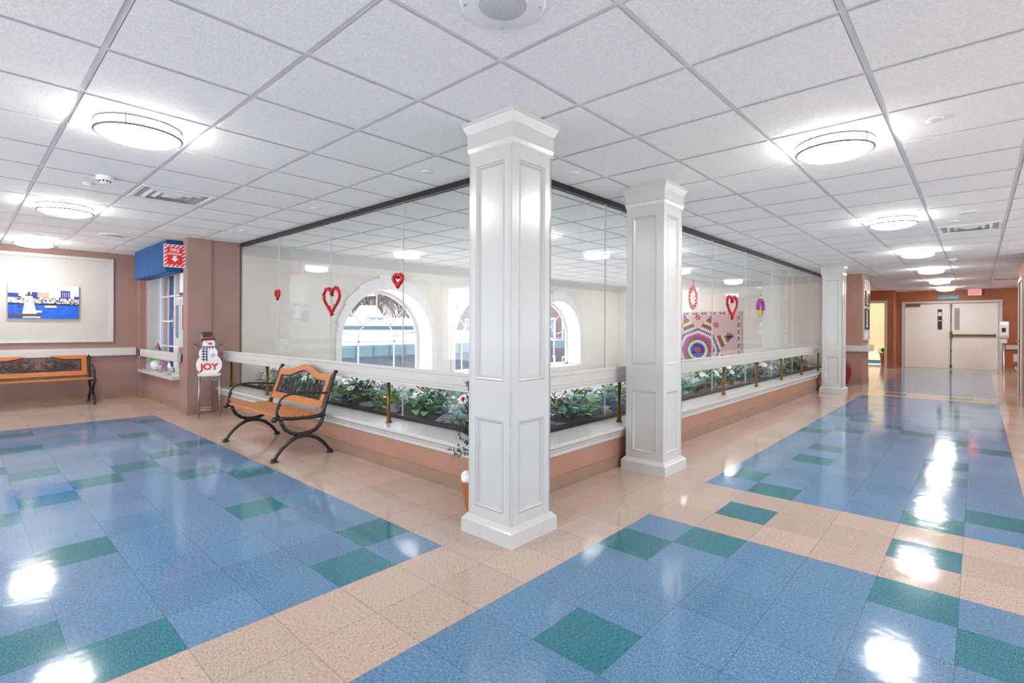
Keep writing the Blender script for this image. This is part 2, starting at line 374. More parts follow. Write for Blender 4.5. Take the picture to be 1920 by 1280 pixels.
# baseboards
def base(name, *bx):
    b = MB()
    for x in bx: b.box(*x)
    return struct(b.build(name, 'tan_base'))
base('baseboard_left', (-10.7, -10.692, YS, 2.085, 0, .105), (-10.5, -10.492, 2.085, 2.16, 0, .105), (-10.7, -10.5, 2.077, 2.085, 0, .105))
base('baseboard_window', (-10.492, -8.138, 2.152, 2.16, 0, .105), (-8.138, -7.922, 2.092, 2.10, 0, .115), (-7.93, -7.922, 2.10, 2.40, 0, .115), (-7.96, -7.952, 2.40, 2.502, 0, .115))
base('baseboard_knee_left', (-7.952, -2.33, 2.50, 2.51, 0, .1), (-7.952, -2.33, 2.494, 2.50, 0, .012))
base('baseboard_knee_right', (-2.33, -2.32, 2.51, 13.15, 0, .1), (-2.32, -2.314, 2.5, 13.15, 0, .012))
base('baseboard_far', (-2.33, -1.852, 13.142, 13.15, 0, .1), (-1.86, -1.852, 13.15, 14.0, 0, .1), (-1.93, -1.922, 19.4, 20.38, 0, .1), (-2.1, -1.93, 19.392, 19.4, 0, .1), (.58, 1.75, 20.392, 20.4, 0, .1))
struct(MB().box(-3.3, -2.14, 21.585, 21.6, 0, .12).build('baseboard_side_room', 'teal_base'))
# sill caps on the knee walls
sp_ = [(-.265, .355), (.050, .355), (.056, .349), (.056, .332), (.048, .322), (.034, .312), (.030, .296), (.020, .286), (.018, .262), (.008, .250), (-.002, .246), (-.002, .30), (-.265, .30)]
struct(MB().prism([(-7.955, 2.51-d, z) for d, z in sp_], (5.68, 0, 0)).build('trim_3', 'white_paint'))
struct(MB().prism([(-2.33+d, 2.52, z) for d, z in sp_], (0, 10.63, 0)).build('trim_4', 'white_paint'))

# ------------------------------------------------------------------ glass screen above the knee walls
LX = [-7.95, -6.679, -5.333, -3.971, -2.60]; RY = [2.80, 4.087, 5.384, 6.681, 7.978, 9.274, 10.578, 11.874, 13.14]
k = 0
for a, b in zip(LX[:-1], LX[1:]):
    k += 1; g = struct(MB().box(a+.0018, b-.0018, 2.785, 2.795, .375, 2.385).build('window_%d' % k, 'glass'))
    if b < -3: struct(MB().box(b-.0018, b+.0018, 2.784, 2.796, .38, 2.38).build('edge_seal', 'white_plain', g))
for a, b in zip(RY[:-1], RY[1:]):
    k += 1; g = struct(MB().box(-2.605, -2.595, a+.0018, b-.0018, .375, 2.385).build('window_%d' % k, 'glass'))
    if b < 13: struct(MB().box(-2.606, -2.594, b-.0018, b+.0018, .38, 2.38).build('edge_seal', 'white_plain', g))
struct(MB().box(-7.955, -2.58, 2.765, 2.783, 2.362, H-.005).box(-7.955, -2.58, 2.797, 2.815, 2.362, H-.005).box(-7.955, -2.58, 2.783, 2.797, 2.387, H-.005).build('trim_5', 'black_track'))
struct(MB().box(-2.593, -2.575, 2.815, 13.15, 2.362, H-.005).box(-2.625, -2.607, 2.815, 13.15, 2.362, H-.005).box(-2.607, -2.593, 2.815, 13.15, 2.387, H-.005).box(-2.625, -2.575, 13.12, 13.15, .356, 2.372).build('trim_6', 'black_track'))
struct(MB().box(-7.955, -2.58, 2.768, 2.784, .356, .388).box(-7.955, -2.58, 2.796, 2.812, .356, .388).build('trim_7', 'black_track'))
struct(MB().box(-2.594, -2.578, 2.815, 13.12, .356, .388).box(-2.622, -2.606, 2.815, 13.12, .356, .388).build('trim_8', 'black_track'))

# ------------------------------------------------------------------ arched windows with keystone surrounds
sur = MB()
for c in ARC:
    lev = [1.055, 1.095, 1.13, 1.165, 1.21, 1.165, 1.13, 1.095, 1.055]
    edges = [0, 18, 37, 56, 78, 102, 124, 143, 162, 180]
    for ro, a0, a1 in zip(lev, edges[:-1], edges[1:]):
        st = 5; an = [math.radians(a0+(a1-a0)*i/st) for i in range(st+1)]
        inn = [(WX, c+math.cos(a)*R_, SPR+math.sin(a)*R_) for a in an]; ot = [(WX, c+math.cos(a)*ro, SPR+math.sin(a)*ro) for a in an]
        sur.prism(inn+ot[::-1], (.035+(ro-1.05)*.06, 0, 0))
    for s in (-1, 1): sur.box(WX, WX+.035, c+s*R_, c+s*1.055, .05, SPR)
struct(sur.build('trim_9', 'white_plain'))
for c in ARC:
    k += 1; w = bpy.data.objects.new('window_%d' % k, None); C.objects.link(w); w.location = (WX-.40, c, 0); struct(w)
    fr = MB(); Ri = R_-.05
    an = [PI*i/24 for i in range(25)]
    for a, b in zip(an[:-1], an[1:]):
        q = [(0, math.cos(t)*r, SPR+math.sin(t)*r) for t, r in ((a, R_), (b, R_), (b, Ri), (a, Ri))]; fr.prism(q, (-.05, 0, 0))
    for s in (-1, 1): fr.box(-.05, 0, s*R_, s*Ri, ZB, SPR)
    fr.box(-.05, 0, -R_, R_, ZB, ZB+.05); struct(fr.build('window_frame', 'white_plain', w))
    mu = MB(); r = .38
    mu.tube([(-.02, math.cos(t)*r, SPR+math.sin(t)*r+.03) for t in an], .012, 6)
    for s in (-1, 1): mu.box(-.03, -.01, s*r-.011, s*r+.011, ZB, SPR+.04)
    mu.box(-.03, -.01, -Ri, Ri, SPR-.012, SPR+.012); mu.box(-.03, -.01, -.011, .011, SPR+r+.03, SPR+Ri)
    for t in (PI/4, 3*PI/4, .16*PI-.3, PI-.16*PI+.3):
        mu.tube([(-.02, math.cos(t)*r, SPR+math.sin(t)*r+.02), (-.02, math.cos(t)*Ri, SPR+math.sin(t)*Ri)], .016, 6)
    struct(mu.build('muntin', 'white_plain', w))
    gp = MB(); gp.prism([(-.018, y, z) for y, z in [(-Ri, ZB+.05), (Ri, ZB+.05)]+[(math.cos(t)*Ri, SPR+math.sin(t)*Ri) for t in an]], (-.005, 0, 0))
    struct(gp.build('pane', 'window_glass', w))
# window in the left corridor
k += 1; w = bpy.data.objects.new('window_%d' % k, None); C.objects.link(w); w.location = (0, 2.35, 0); struct(w)
f = MB(); x0, x1, z0, z1 = -10.42, -8.55, .47, 2.1
f.box(x0, x0+.06, 0, .06, z0, z1); f.box(x1-.06, x1, 0, .06, z0, z1); f.box(x0, x1, 0, .06, z0, z0+.07); f.box(x0, x1, 0, .06, z1-.06, z1); f.box(-9.60, -9.54, 0, .06, z0, z1)
struct(f.build('window_frame', 'white_plain', w))
mu = MB()
for z in (.88, 1.29, 1.70): mu.box(x0+.06, x1-.06, .015, .035, z-.012, z+.012)
for x in (-10.0, -9.15): mu.box(x-.012, x+.012, .015, .035, z0+.07, z1-.06)
struct(mu.build('muntin', 'white_plain', w)); struct(MB().box(x0+.06, x1-.06, .04, .046, z0+.07, z1-.06).build('pane', 'window_glass', w))
struct(MB().box(-10.415, -8.555, 2.20, 2.35, .45, .485).build('window_reveal', 'white_paint', w)).location = (0, -2.35, 0)
struct(MB().box(-10.4195, -10.412, 2.165, 2.35, .47, 2.1).box(-8.558, -8.5505, 2.165, 2.35, .47, 2.1).box(-10.41, -8.56, 2.165, 2.35, 2.092, 2.0995).build('window_reveal', 'white_paint', w)).location = (0, -2.35, 0)
struct(MB().box(-10.52, -8.50, 2.06, 2.2, .44, .485).build('window_sill', 'white_paint', w)).location = (0, -2.35, 0)

# ------------------------------------------------------------------ doors
def door_leaf(n, x0, x1):
    d = bpy.data.objects.new('door_%d' % n, None); C.objects.link(d); d.location = (x0, 20.42, 0); return struct(d), x1-x0
d1, w1 = door_leaf(1, -1.743, -.645)
struct(MB().box(0, w1, 0, .05, .01, 2.0).build('door_leaf', 'door_white', d1, .003))
struct(MB().box(.80, .93, -.006, 0, 1.19, 1.84).build('window_frame', 'white_trim', d1)); struct(MB().box(.815, .915, -.009, -.006, 1.205, 1.825).build('pane', 'dark_plain', d1))
struct(MB().box(.82, .91, -.011, -.009, 1.62, 1.74).box(.82, .91, -.011, -.009, 1.47, 1.49).build('notice', 'white_plain', d1))
struct(MB().box(.05, .39, -.07, 0, 1.925, 2.0).build('door_closer', 'brass_dark', d1, .008))
struct(MB().box(.02, .62, -.055, -.035, 2.005, 2.02).build('closer_arm', 'brass_dark', d1))
for z in (.22, 1.02, 1.82): struct(MB().lathe([(.012, 0), (.012, .11)], (-.012, -.006, z), 8).build('hinge', 'steel', d1))
d2, w2 = door_leaf(2, -.642, .448)
struct(MB().box(0, w2, 0, .05, .01, 2.0).build('door_leaf', 'door_white', d2, .003))
struct(MB().box(.10, .235, -.006, 0, 1.19, 1.86).build('window_frame', 'white_trim', d2)); struct(MB().box(.115, .22, -.009, -.006, 1.205, 1.845).build('pane', 'grey_plain', d2))
struct(MB().box(.06, 1.03, -.075, -.04, 1.01, 1.065).box(.99, 1.03, -.04, 0, 1.0, 1.075).build('push_bar', 'brass', d2, .006))
struct(MB().box(.0, .065, -.085, 0, .94, 1.14).build('latch_case', 'brass', d2, .006))
struct(MB().tube([(.03, -.03, .1), (.03, -.03, 1.95)], .011, 8).build('vertical_rod', 'brass_dark', d2))
struct(MB().box(0, .055, -.05, 0, 1.88, 1.985).box(.005, .055, -.05, 0, .03, .13).build('rod_latch', 'brass', d2, .005))
for z in (.55, 1.5): struct(MB().ball((.03, -.035, z), .022, 8).build('rod_guide', 'brass_dark', d2))
struct(MB().box(-1.82, -1.745, 20.37, 20.40, 0, 2.08).box(.45, .525, 20.37, 20.40, 0, 2.08).box(-1.745, .45, 20.37, 20.40, 2.01, 2.08).build('trim_10', 'white_trim'))
struct(MB().box(-2.165, -2.095, 19.37, 19.398, 0, 2.10).box(-3.05, -2.165, 19.37, 19.398, 2.02, 2.10).build('trim_11', 'white_trim'))
struct(MB().box(-1.75, .46, 20.36, 20.42, 0, .008).build('trim_12', 'steel'))
# open door and jamb on the right edge
d3 = bpy.data.objects.new('door_3', None); C.objects.link(d3); d3.location = (.585, 12.36, 0); struct(d3)
struct(MB().box(0, .045, 0, .97, .01, 2.08).build('door_leaf', 'door_white', d3))
struct(MB().tube([(-.002, .90, 1.0), (-.055, .90, 1.0), (-.055, .78, 1.0)], .01, 8).box(-.006, 0, .87, .93, .90, 1.06).build('door_handle', 'steel', d3))
for z in (.25, 1.85): struct(MB().box(-.006, 0, .02, .06, z, z+.12).build('hinge', 'steel', d3))
struct(MB().box(.555, .57, 12.28, 12.36, 0, 2.14).box(.555, .57, 13.33, 13.41, 0, 2.14).box(.555, .57, 12.36, 13.33, 2.08, 2.14).build('trim_13', 'white_trim'))
wall('wall_leak_blocker', 'cream_wall', (-2.0, .7, 20.75, 20.85, 0, H), (-2.0, -1.95, 20.55, 20.75, 0, H), (.65, .7, 20.55, 20.75, 0, H))  # unseen wall added behind the doors to stop sky light leaking through gaps
# moulded panels on walls
def frame_x(name, x, y0, y1, z0, z1, w, t, m, parent=None):   # on a +X face
    b = MB(); b.box(x, x+t, y0, y1, z0, z0+w); b.box(x, x+t, y0, y1, z1-w, z1); b.box(x, x+t, y0, y0+w, z0+w, z1-w); b.box(x, x+t, y1-w, y1, z0+w, z1-w)
    return b.build(name, m, parent)
p = bpy.data.objects.new('trim_14', None); C.objects.link(p); struct(p)
struct(MB().box(-10.699, -10.694, -2.6, 1.74, .96, 2.30).build('panel_field', 'panel_grey', p)); struct(frame_x('panel_moulding', -10.699, -2.62, 1.76, .945, 2.31, .045, .028, 'white_paint', p))
p = bpy.data.objects.new('trim_15', None); C.objects.link(p); struct(p)
struct(MB().box(-1.859, -1.852, 13.27, 13.97, .98, 2.27).build('panel_field', 'cream_wall', p)); struct(frame_x('panel_moulding', -1.859, 13.23, 13.99, .96, 2.29, .05, .025, 'white_paint', p))

# ------------------------------------------------------------------ paneled columns
def make_column():
    t = thing('paneled_column', '', 'column')
    b = MB(); P0 = .2025; S = .1725
    b.box(-P0, P0, -P0, P0, 0, .078)
    b.frus((-P0, P0, -P0, P0), (-P0+.008, P0-.008, -P0+.008, P0-.008), .078, .086); b.frus((-.1945, .1945, -.1945, .1945), (-S-.004, S+.004, -S-.004, S+.004), .086, .108)
    b.build('plinth', 'white_paint', t)
    b = MB(); I = S-.014; b.box(-I, I, -I, I, .1, 2.3)
    m = .058
    for r in range(4):
        n0 = len(b.v)
        b.box(-S, -S+m, -S, -I, .1, 2.3); b.box(S-m, S, -S, -I, .1, 2.3)
        for z0, z1 in ((.1, .165), (.685, .905), (2.15, 2.3)): b.box(-S+m, S-m, -S+.0005, -I, z0, z1)
        b.xf(Matrix.Rotation(r*PI/2, 4, 'Z'), n0)
    b.build('shaft', 'white_paint', t)
    for r in range(4):
        for nm, z0, z1 in (('upper_panel', .905, 2.15), ('lower_panel', .165, .685)):
            b = MB(); xa = S-m; q = .026
            for a in ((-xa, xa, z0, z0+q, 0), (-xa, xa, z1-q, z1, 1), (-xa, -xa+q, z0, z1, 2), (xa-q, xa, z0, z1, 3)):
                xo0, xo1, zo0, zo1 = -xa, xa, z0, z1; xi0, xi1, zi0, zi1 = -xa+q, xa-q, z0+q, z1-q
            o = [(-xa, z0), (xa, z0), (xa, z1), (-xa, z1)]
            def ins(d): return [(-xa+d, z0+d), (xa-d, z0+d), (xa-d, z1-d), (-xa+d, z1-d)]
            prof = [(0, -S+.004), (.006, -S-.003), (.013, -S+.001), (.022, -I+.002), (.03, -I-.0005)]
            for (d0, y0), (d1, y1) in zip(prof[:-1], prof[1:]):
                A, B = ins(d0), ins(d1)
                for i in range(4):
                    j = (i+1) % 4
                    b.quad((A[i][0], y0, A[i][1]), (A[j][0], y0, A[j][1]), (B[j][0], y1, B[j][1]), (B[i][0], y1, B[i][1]))
            b.xf(Matrix.Rotation(r*PI/2, 4, 'Z')); b.build(nm, 'white_paint', t)
    b = MB()
    for r0, r1, z0, z1 in ((S, S+.006, 2.225, 2.238), (S+.006, S+.011, 2.238, 2.262), (S+.011, S+.016, 2.262, 2.270), (S+.010, S+.010, 2.270, 2.345), (S+.012, S+.016, 2.345, 2.355), (S+.016, S+.032, 2.355, 2.395), (S+.036, S+.036, 2.395, H-.006)):
        b.frus((-r0, r0, -r0, r0), (-r1, r1, -r1, r1), z0, z1)
    b.build('capital', 'white_paint', t)
    return t
c0 = make_column(); c0.location = (-2.0795, 2.225, 0); c0['label'] = 'nearest white paneled square column, at the corner of the glass screen'; c0['group'] = 'white paneled columns'
rr = random.Random(8); b = MB()
for i in range(110):
    z = .10+.75*rr.random()**1.6; d_ = abs(rr.gauss(0, .012))+.001; q = .001+.0022*rr.random(); f_ = i % 2; s_ = .1728
    if i % 7 == 0: z = .015+.05*rr.random(); d_ = rr.random()*.36; s_ = .2026
    p_ = s_-d_
    pts = [(-q, -q), (q, -q*.6), (q*.5, q*1.4), (-q*.7, q)]
    b.poly([(s_, -p_+u, z+v) for u, v in pts] if f_ else [(p_+u, -s_, z+v) for u, v in pts])
b.build('scuff_mark', 'grey_plain', c0.copy() if 0 else c0)
SC = [o for o in c0.children if o.name.startswith('scuff')][0]; SC.parent = None
dup(c0, (-2.0795, 4.05, 0), 0, 'white paneled square column second from the corner, midway in the photo')
dup(c0, (-2.0645, 11.345, 0), 0, 'farthest white paneled column, at the far end of the glass screen')

SC.parent = c0
# ------------------------------------------------------------------ guard rails with brass posts
def rail_profile():   # (outward, z)
    return [(0, .86), (0, .842), (-.006, .838), (-.006, .772), (-.010, .770), (-.010, .766), (-.004, .764), (-.004, .748), (-.010, .746), (-.010, .742), (-.004, .740), (-.004, .725), (-.050, .725), (-.050, .862), (-.004, .866)]
def guard(name, label, loc, axis, length, posts, off):
    t = thing(name, label, 'railing', loc, 0, 'white guard rails before the glass')
    b = MB()
    if axis == 'x': b.prism([(0, -d, z) for d, z in rail_profile()], (length, 0, 0))
    else: b.prism([(d, 0, z) for d, z in rail_profile()], (0, length, 0))
    b.build('rail', 'white_trim', t)
    for p in posts:
        c = (p, off, 0) if axis == 'x' else (-off, p, 0)
        b = MB(); b.lathe([(.030, .356), (.030, .362), (.022, .366), (.020, .40), (.0165, .405), (.0165, .74)], c, 16); b.build('post', 'brass', t)
    return t
guard('guard_rail', 'long white guard rail on brass posts behind the bench, left run', (-7.95, 2.54, 0), 'x', 5.62, [.17, 1.39, 2.70, 4.04, 5.2], .06)
guard('guard_rail', 'long white guard rail on brass posts down the right corridor', (-2.36, 2.60, 0), 'y', 10.53, [1.45, 2.70, 4.01, 5.30, 6.586, 7.893, 9.20], .06)
def bumper(label, boxes, name='wall_handrail'):
    t = thing(name, label, 'handrail', (0, 0, 0), 0, 'white wall handrails')
    b = MB()
    for x0, x1, y0, y1, z0, z1 in boxes: b.box(x0, x1, y0, y1, z0, z1)
    b.build('rail', 'white_trim', t, .008); return t
bumper('white wall handrail behind the bench under the harbour picture', [(-10.70, -10.645, -3.1, 2.07, .715, .845)])
bumper('white wall handrail running across the window beside the snowman', [(-10.58, -8.36, 2.085, 2.14, .70, .825)])
bumper('white handrail wrapped around the brown pier behind the farthest column', [(-2.45, -1.76, 13.05, 13.15, .72, .85), (-1.86, -1.76, 13.15, 14.05, .72, .85)])
bumper('white handrail on the orange wall right of the double doors', [(.60, 1.7, 20.33, 20.40, .64, .76)])
bumper('white handrail stub beside the open door at the right edge', [(.50, .57, 13.41, 13.5, .60, .74)])

# ------------------------------------------------------------------ ceiling lamps and fittings
def make_lamp():
    t = thing('ceiling_lamp', '', 'ceiling lamp', (0, 0, H-.006))
    MB().lathe([(.19, 0), (.19, -.012)], k=40).build('base_plate', 'nickel', t)
    MB().lathe([(.198, -.012), (.200, -.05), (.196, -.075), (.17, -.090), (.11, -.102), (.05, -.107), (1e-5, -.108)], k=48).build('diffuser', 'lamp', t)
    for z in (-.014, -.066):
        b = MB(); n = 48; b.tube([(.213*math.cos(2*PI*i/n), .213*math.sin(2*PI*i/n), z) for i in range(n+1)], .0075, 8, cap=False); b.build('ring', 'nickel', t)
    for i in range(4):
        a = PI/4+i*PI/2+.3; b = MB(); b.tube([(.213*math.cos(a), .213*math.sin(a), 0), (.213*math.cos(a), .213*math.sin(a), -.07)], .004, 6); b.build('post', 'nickel', t)
    return t
lp = make_lamp(); lp['group'] = 'round flush ceiling lamps'; Z = H-.006
LN = ['nearest', 'second', 'third', 'fourth', 'fifth', 'sixth and farthest']
for i in range(6):
    l = 'round flush ceiling lamp, %s along the right corridor' % LN[i]
    if i == 0: lp.location = (GX+.5*G, 3.784, Z); lp['label'] = l
    else: dup(lp, (GX+.5*G, 3.784+3.048*i, Z), 0, l)
for i, n in enumerate(('nearest and largest', 'middle', 'farthest')):
    dup(lp, (GX-4.5*G-3.048*i, GY-1.5*G, Z), 0, 'round flush ceiling lamp, %s of the three over the left hall' % n)
for i, (x, y, n) in enumerate(((1.2, 14.8, 'added unseen lamp in the alcove right of the corridor, nearer one'), (1.2, 18.2, 'added unseen lamp in the alcove right of the corridor, near the double doors'), (-2.75, 20.3, 'added unseen lamp in the side room beyond the doorway'),  # unseen lamps added to brighten the alcove, far doors and side room
    (-4.348, 5.003, 'added unseen atrium lamp behind the corner column, nearer one'), (-6.177, 6.832, 'added unseen atrium lamp behind the corner column, farther one'), (-3.739, 7.441, 'added unseen atrium lamp behind the second column, nearest of three'), (-4.958, 9.88, 'added unseen atrium lamp behind the second column, middle of three'), (-6.177, 12.318, 'added unseen atrium lamp behind the second column, farthest of three'))): dup(lp, (x, y, Z), 0, n)  # atrium lamps are added out of view behind columns to brighten it
def make_vent():
    t = thing('air_vent', '', 'vent'); s = .285
    b = MB(); b.box(-s, s, -s, s, .004, .03); b.build('cavity', 'panel_grey', t)
    b = MB(); w = .03
    for a in ((-s, s, -s, -s+w), (-s, s, s-w, s), (-s, -s+w, -s+w, s-w), (s-w, s, -s+w, s-w)): b.box(*a, -.006, .004)
    b.build('frame', 'ceiling_tee', t)
    for r in (.215, .15, .085):
        b = MB(); o, i_ = r+.015, r-.040
        A = [(-o, -o), (o, -o), (o, o), (-o, o)]; B = [(-i_, -i_), (i_, -i_), (i_, i_), (-i_, i_)]
        for q in range(4):
            j = (q+1) % 4; z0, z1 = .016, -.008
            b.quad((*A[q], z0), (*A[j], z0), (*B[j], z1), (*B[q], z1)); b.quad((*B[q], z1), (*B[j], z1), (*A[j], z0+.002), (*A[q], z0+.002))
        b.build('louver', 'ceiling_tee', t)
    MB().box(-.04, .04, -.04, .04, -.008, -.004).build('center_plate', 'ceiling_tee', t)
    return t
v = make_vent(); v['group'] = 'square ceiling air vents'; v.location = (GX-7.5*G, GY-.5*G, H-.006); v['label'] = 'square louvered ceiling vent over the left hall, beside the large lamp'
dup(v, (GX+1.5*G, GY+10.5*G, H-.006), 0, 'square louvered ceiling vent right of the second corridor lamp')
dup(v, (GX+2.5*G, GY+24.5*G, H-.006), 0, 'square louvered ceiling vent near the far double doors, at the right')
def disc(x, y, label):
    b = MB(); b.lathe([(.042, 0), (.042, -.006), (.036, -.009), (1e-5, -.010)], k=20); o = b.build('sprinkler_cover', 'white_plain'); o.location = (x, y, H-.006); tag(o, label, 'sprinkler', 'white sprinkler cover discs')
for x, y, l in [(-3.17, 2.44, 'small white ceiling disc left of the corner column, just before the glass track'), (-2.33, 3.21, 'small white ceiling disc right of the corner column'),
    (-5.58, .753, 'small white ceiling disc beside the smoke detector over the left hall'), (-5.0, 2.45, 'small white ceiling disc second from the corner column along the left glass track'),
    (-6.84, 2.42, 'small white ceiling disc near the left end of the glass track'), (-.19, 3.76, 'small white ceiling disc right of the nearest corridor lamp'),
    (-.196, 7.43, 'small white ceiling disc next to the right corridor vent'), (-2.28, 6.69, 'small white ceiling disc above the right glass, just past the second column'),
    (-2.33, 8.69, 'small white ceiling disc above the right glass, farther along'), (-9.3, .737, 'small white ceiling disc beside the farthest left hall lamp')]: disc(x, y, l)
def smoke(x, y, rz, label):
    t = thing('smoke_detector', label, 'smoke detector', (x, y, H-.006), rz, 'white smoke detectors')
    MB().lathe([(.055, 0), (.055, -.02), (.048, -.028), (.034, -.05), (.030, -.06), (1e-5, -.061)], k=24).build('body', 'white_plain', t)
    b = MB()
    for i in range(10):
        a = 2*PI*i/10; b.box(-.006, .006, .034, .042, -.048, -.032); b.xf(Matrix.Rotation(a, 4, 'Z'), len(b.v)-8)
    b.build('vent_slot', 'dark_plain', t)
    MB().prism([(-.12, 0, -.004), (-.05, 0, -.03), (-.05, 0, -.004)], (0, .03, 0)).build('bracket', 'white_plain', t)
smoke(-5.22, .80, .6, 'white smoke detector on the ceiling over the left hall')
smoke(-.32, 11.36, 0, 'white smoke detector on the ceiling far down the right corridor')
def speaker(x, y, label):
    t = thing('ceiling_speaker', label, 'speaker', (x, y, H-.006), 0, 'round ceiling speakers')
    MB().lathe([(.16, 0), (.16, -.004), (.15, -.009), (1e-5, -.010)], k=40).build('cover_plate', 'ceiling_tee', t)
    b = MB()
    for i in range(1, 15):
        r = i*.0062; n = max(6, int(2*PI*r/.0072))
        for j in range(n):
            a = 2*PI*j/n; cx, cy = r*math.cos(a), r*math.sin(a)
            b.poly([(cx+.0019*math.cos(q*PI/3), cy-.0019*math.sin(q*PI/3), -.0104) for q in range(6)])
    b.build('grille', 'dark_plain', t)
    for a in range(4):
        MB().lathe([(.005, -.009), (.004, -.013), (1e-5, -.0135)], (.14*math.cos(a*PI/2+.78), .14*math.sin(a*PI/2+.78), 0), 8).build('screw', 'grey_plain', t)
speaker(-1.315, 1.36, 'round ceiling speaker with perforated grille at the top edge of the photo')
speaker(-1.374, 9.36, 'round ceiling speaker far down the right corridor, left of the lamps')
speaker(-8.51, 1.41, 'round ceiling speaker over the far part of the left hall')
o = MB().box(-.06, .06, -.06, .06, -.02, 0).build('motion_sensor', 'white_plain', None, .004); o.location = (-.076, 6.95, H+.004); tag(o, 'small square white sensor on the ceiling before the right corridor vent', 'sensor')

# ------------------------------------------------------------------ benches
def make_bench():
    t = thing('garden_bench', '', 'bench')
    for s in (-1, 1):
        x = .60*s; X = lambda pts: [(x, y, z) for y, z in pts]
        b = MB()
        b.tube(X([(-.262, .012), (-.235, .06), (-.19, .115), (-.13, .163), (-.065, .193), (0, .202), (.065, .193), (.13, .163), (.19, .115), (.235, .06), (.262, .012)]), [.015, .016, .017, .018, .019, .019, .019, .018, .017, .016, .015], 10)
        b.tube(X([(-.205, .37), (-.195, .33), (-.165, .28), (-.115, .24), (-.055, .222), (0, .217), (.055, .222), (.115, .24), (.16, .28), (.185, .33), (.19, .372)]), .0175, 10)
        for k in range(7): b.ball((x, -.05+k*.0165, .212), .022, 8, (1, .5, 1))
        for y in (-.262, .262): b.frus((x-.024, x+.024, y-.03, y+.03), (x-.015, x+.015, y-.016, y+.016), 0, .035)
        b.build('leg_frame', 'black_metal', t)
        b = MB(); b.tube(X([(-.262, .375), (-.245, .388), (-.20, .382), (-.10, .368), (.02, .362), (.12, .362), (.195, .372)]), [.02, .02, .017, .016, .016, .018, .022], 10)
        b.ball((x, -.262, .378), .027, 10); b.ball((x, -.205, .375), .024, 8); b.ball((x, .19, .372), .026, 8); b.build('seat_rail', 'black_metal', t)
        b = MB(); b.tube(X([(.185, .365), (.20, .42), (.245, .57), (.29, .71), (.305, .755), (.318, .775), (.335, .772)]), [.021, .019, .017, .017, .017, .018, .016], 10)
        b.build('back_post', 'black_metal', t)
        b = MB(); b.tube(X([(-.215, .388), (-.238, .42), (-.240, .455), (-.226, .495), (-.222, .52), (-.208, .55), (-.175, .578), (-.13, .592), (-.03, .598), (.10, .588), (.18, .578), (.245, .575)]), [.014, .013, .012, .012, .012, .011, .010, .0095, .009, .009, .009, .010], 10)
        b.ball((x, -.222, .505), .020, 8); b.ball((x, -.232, .478), .017, 8); b.build('armrest', 'black_metal', t)
    for k in range(5):
        y = -.205+k*.083; z = .398-.020*(k/4)**.6
        MB().box(-.60, .60, y-.033, y+.033, z-.012, z+.010).build('seat_slat', 'oak_seat', t, .005)
    # back: frame in the tilted plane
    o = Vector((0, .193, .425)); d = Vector((0, .118, .345)).normalized(); nn = Vector((0, -d.z, d.y))
    Pt = lambda u, v, w=0: tuple(o+Vector((u, 0, 0))+d*v+nn*w)
    bump = lambda u: (.5+.5*math.cos(PI*max(-1, min(1, u/.36))))
    def slab(b, poly, w0, w1): b.prism([Pt(u, v, w0) for u, v in poly], nn*(w1-w0))
    for nm in ('bottom_rail', 'stile', 'stile2', 'top_rail'):
        b = MB()
        if nm == 'bottom_rail': slab(b, [(-.57, 0), (.57, 0), (.57, .072), (-.57, .072)], -.012, .014)
        elif nm[:5] == 'stile':
            s = -1 if nm == 'stile' else 1; slab(b, [(s*.57, .0725), (s*.505, .0725), (s*.505, .335), (s*.57, .335)], -.012, .014)
        else:
            n = 28; us = [-.57+1.14*i/n for i in range(n+1)]
            top = [(u, .335+.072*bump(u)) for u in us]; inn = [(u, .268+.075*bump(u)) for u in us]
            for i in range(n): slab(b, [inn[i], inn[i+1], top[i+1], top[i]], -.013, .015)
        b.build(nm.rstrip('2'), 'oak', t)
    b = MB()
    def st(pts, r=.0045): b.tube([Pt(u, v, .002) for u, v in pts], r, 6)
    def lf(u, v, a, L=.075, w=.018):
        c, s_ = math.cos(a), math.sin(a); q = []
        for p, h in ((0, 0), (.25, .8), (.55, 1), (.8, .6), (1, 0), (.8, -.6), (.55, -1), (.25, -.8)):
            q.append((u+c*L*p-s_*w/2*h, v+s_*L*p+c*w/2*h))
        slab(b, q, -.004, .007)
    lim = lambda u: .268+.075*bump(u)
    n = 24; st([(-.502+1.004*i/n, lim(-.502+1.004*i/n)-.004) for i in range(n+1)], .006); st([(-.502, .075), (.502, .075)], .006); st([(-.502, .075), (-.502, .265)], .006); st([(.502, .075), (.502, .265)], .006)
    rr = random.Random(3)
    for s in (-1, 1):
        for k, (u0, u1, v1, v2) in enumerate([(0, .20, .24, .29), (.0, .34, .17, .235), (.05, .47, .15, .20), (.02, .30, .12, .10), (.12, .49, .10, .12), (.0, .10, .22, .33)][:5]):
            pts = []
            for i in range(9):
                q = i/8; u = u0+(u1-u0)*q; v = .085+(v1-.085)*math.sin(q*PI*.62)+(v2-v1)*q*.5; v = min(v, lim(u)-.012); pts.append((s*u, v))
            st(pts)
            for i in range(2, 9, 2):
                u, v = pts[i]; a0 = math.atan2(pts[i][1]-pts[i-1][1], pts[i][0]-pts[i-1][0])
                for g in (.75, -.75):
                    a = a0+g; L = .062+.02*rr.random()
                    if .085 < v+L*math.sin(a) < lim(u+L*math.cos(a))-.006 and abs(u+L*math.cos(a)) < .495: lf(u, v, a, L)
        for k in range(4):
            u = s*(.06+.11*k); st([(u*.9, .076), (u, .11), (u+s*.02, .15)], .0045); lf(u+s*.02, .14, PI/2-s*.4, .055)
    b.build('lattice_panel', 'black_metal', t)
    return t
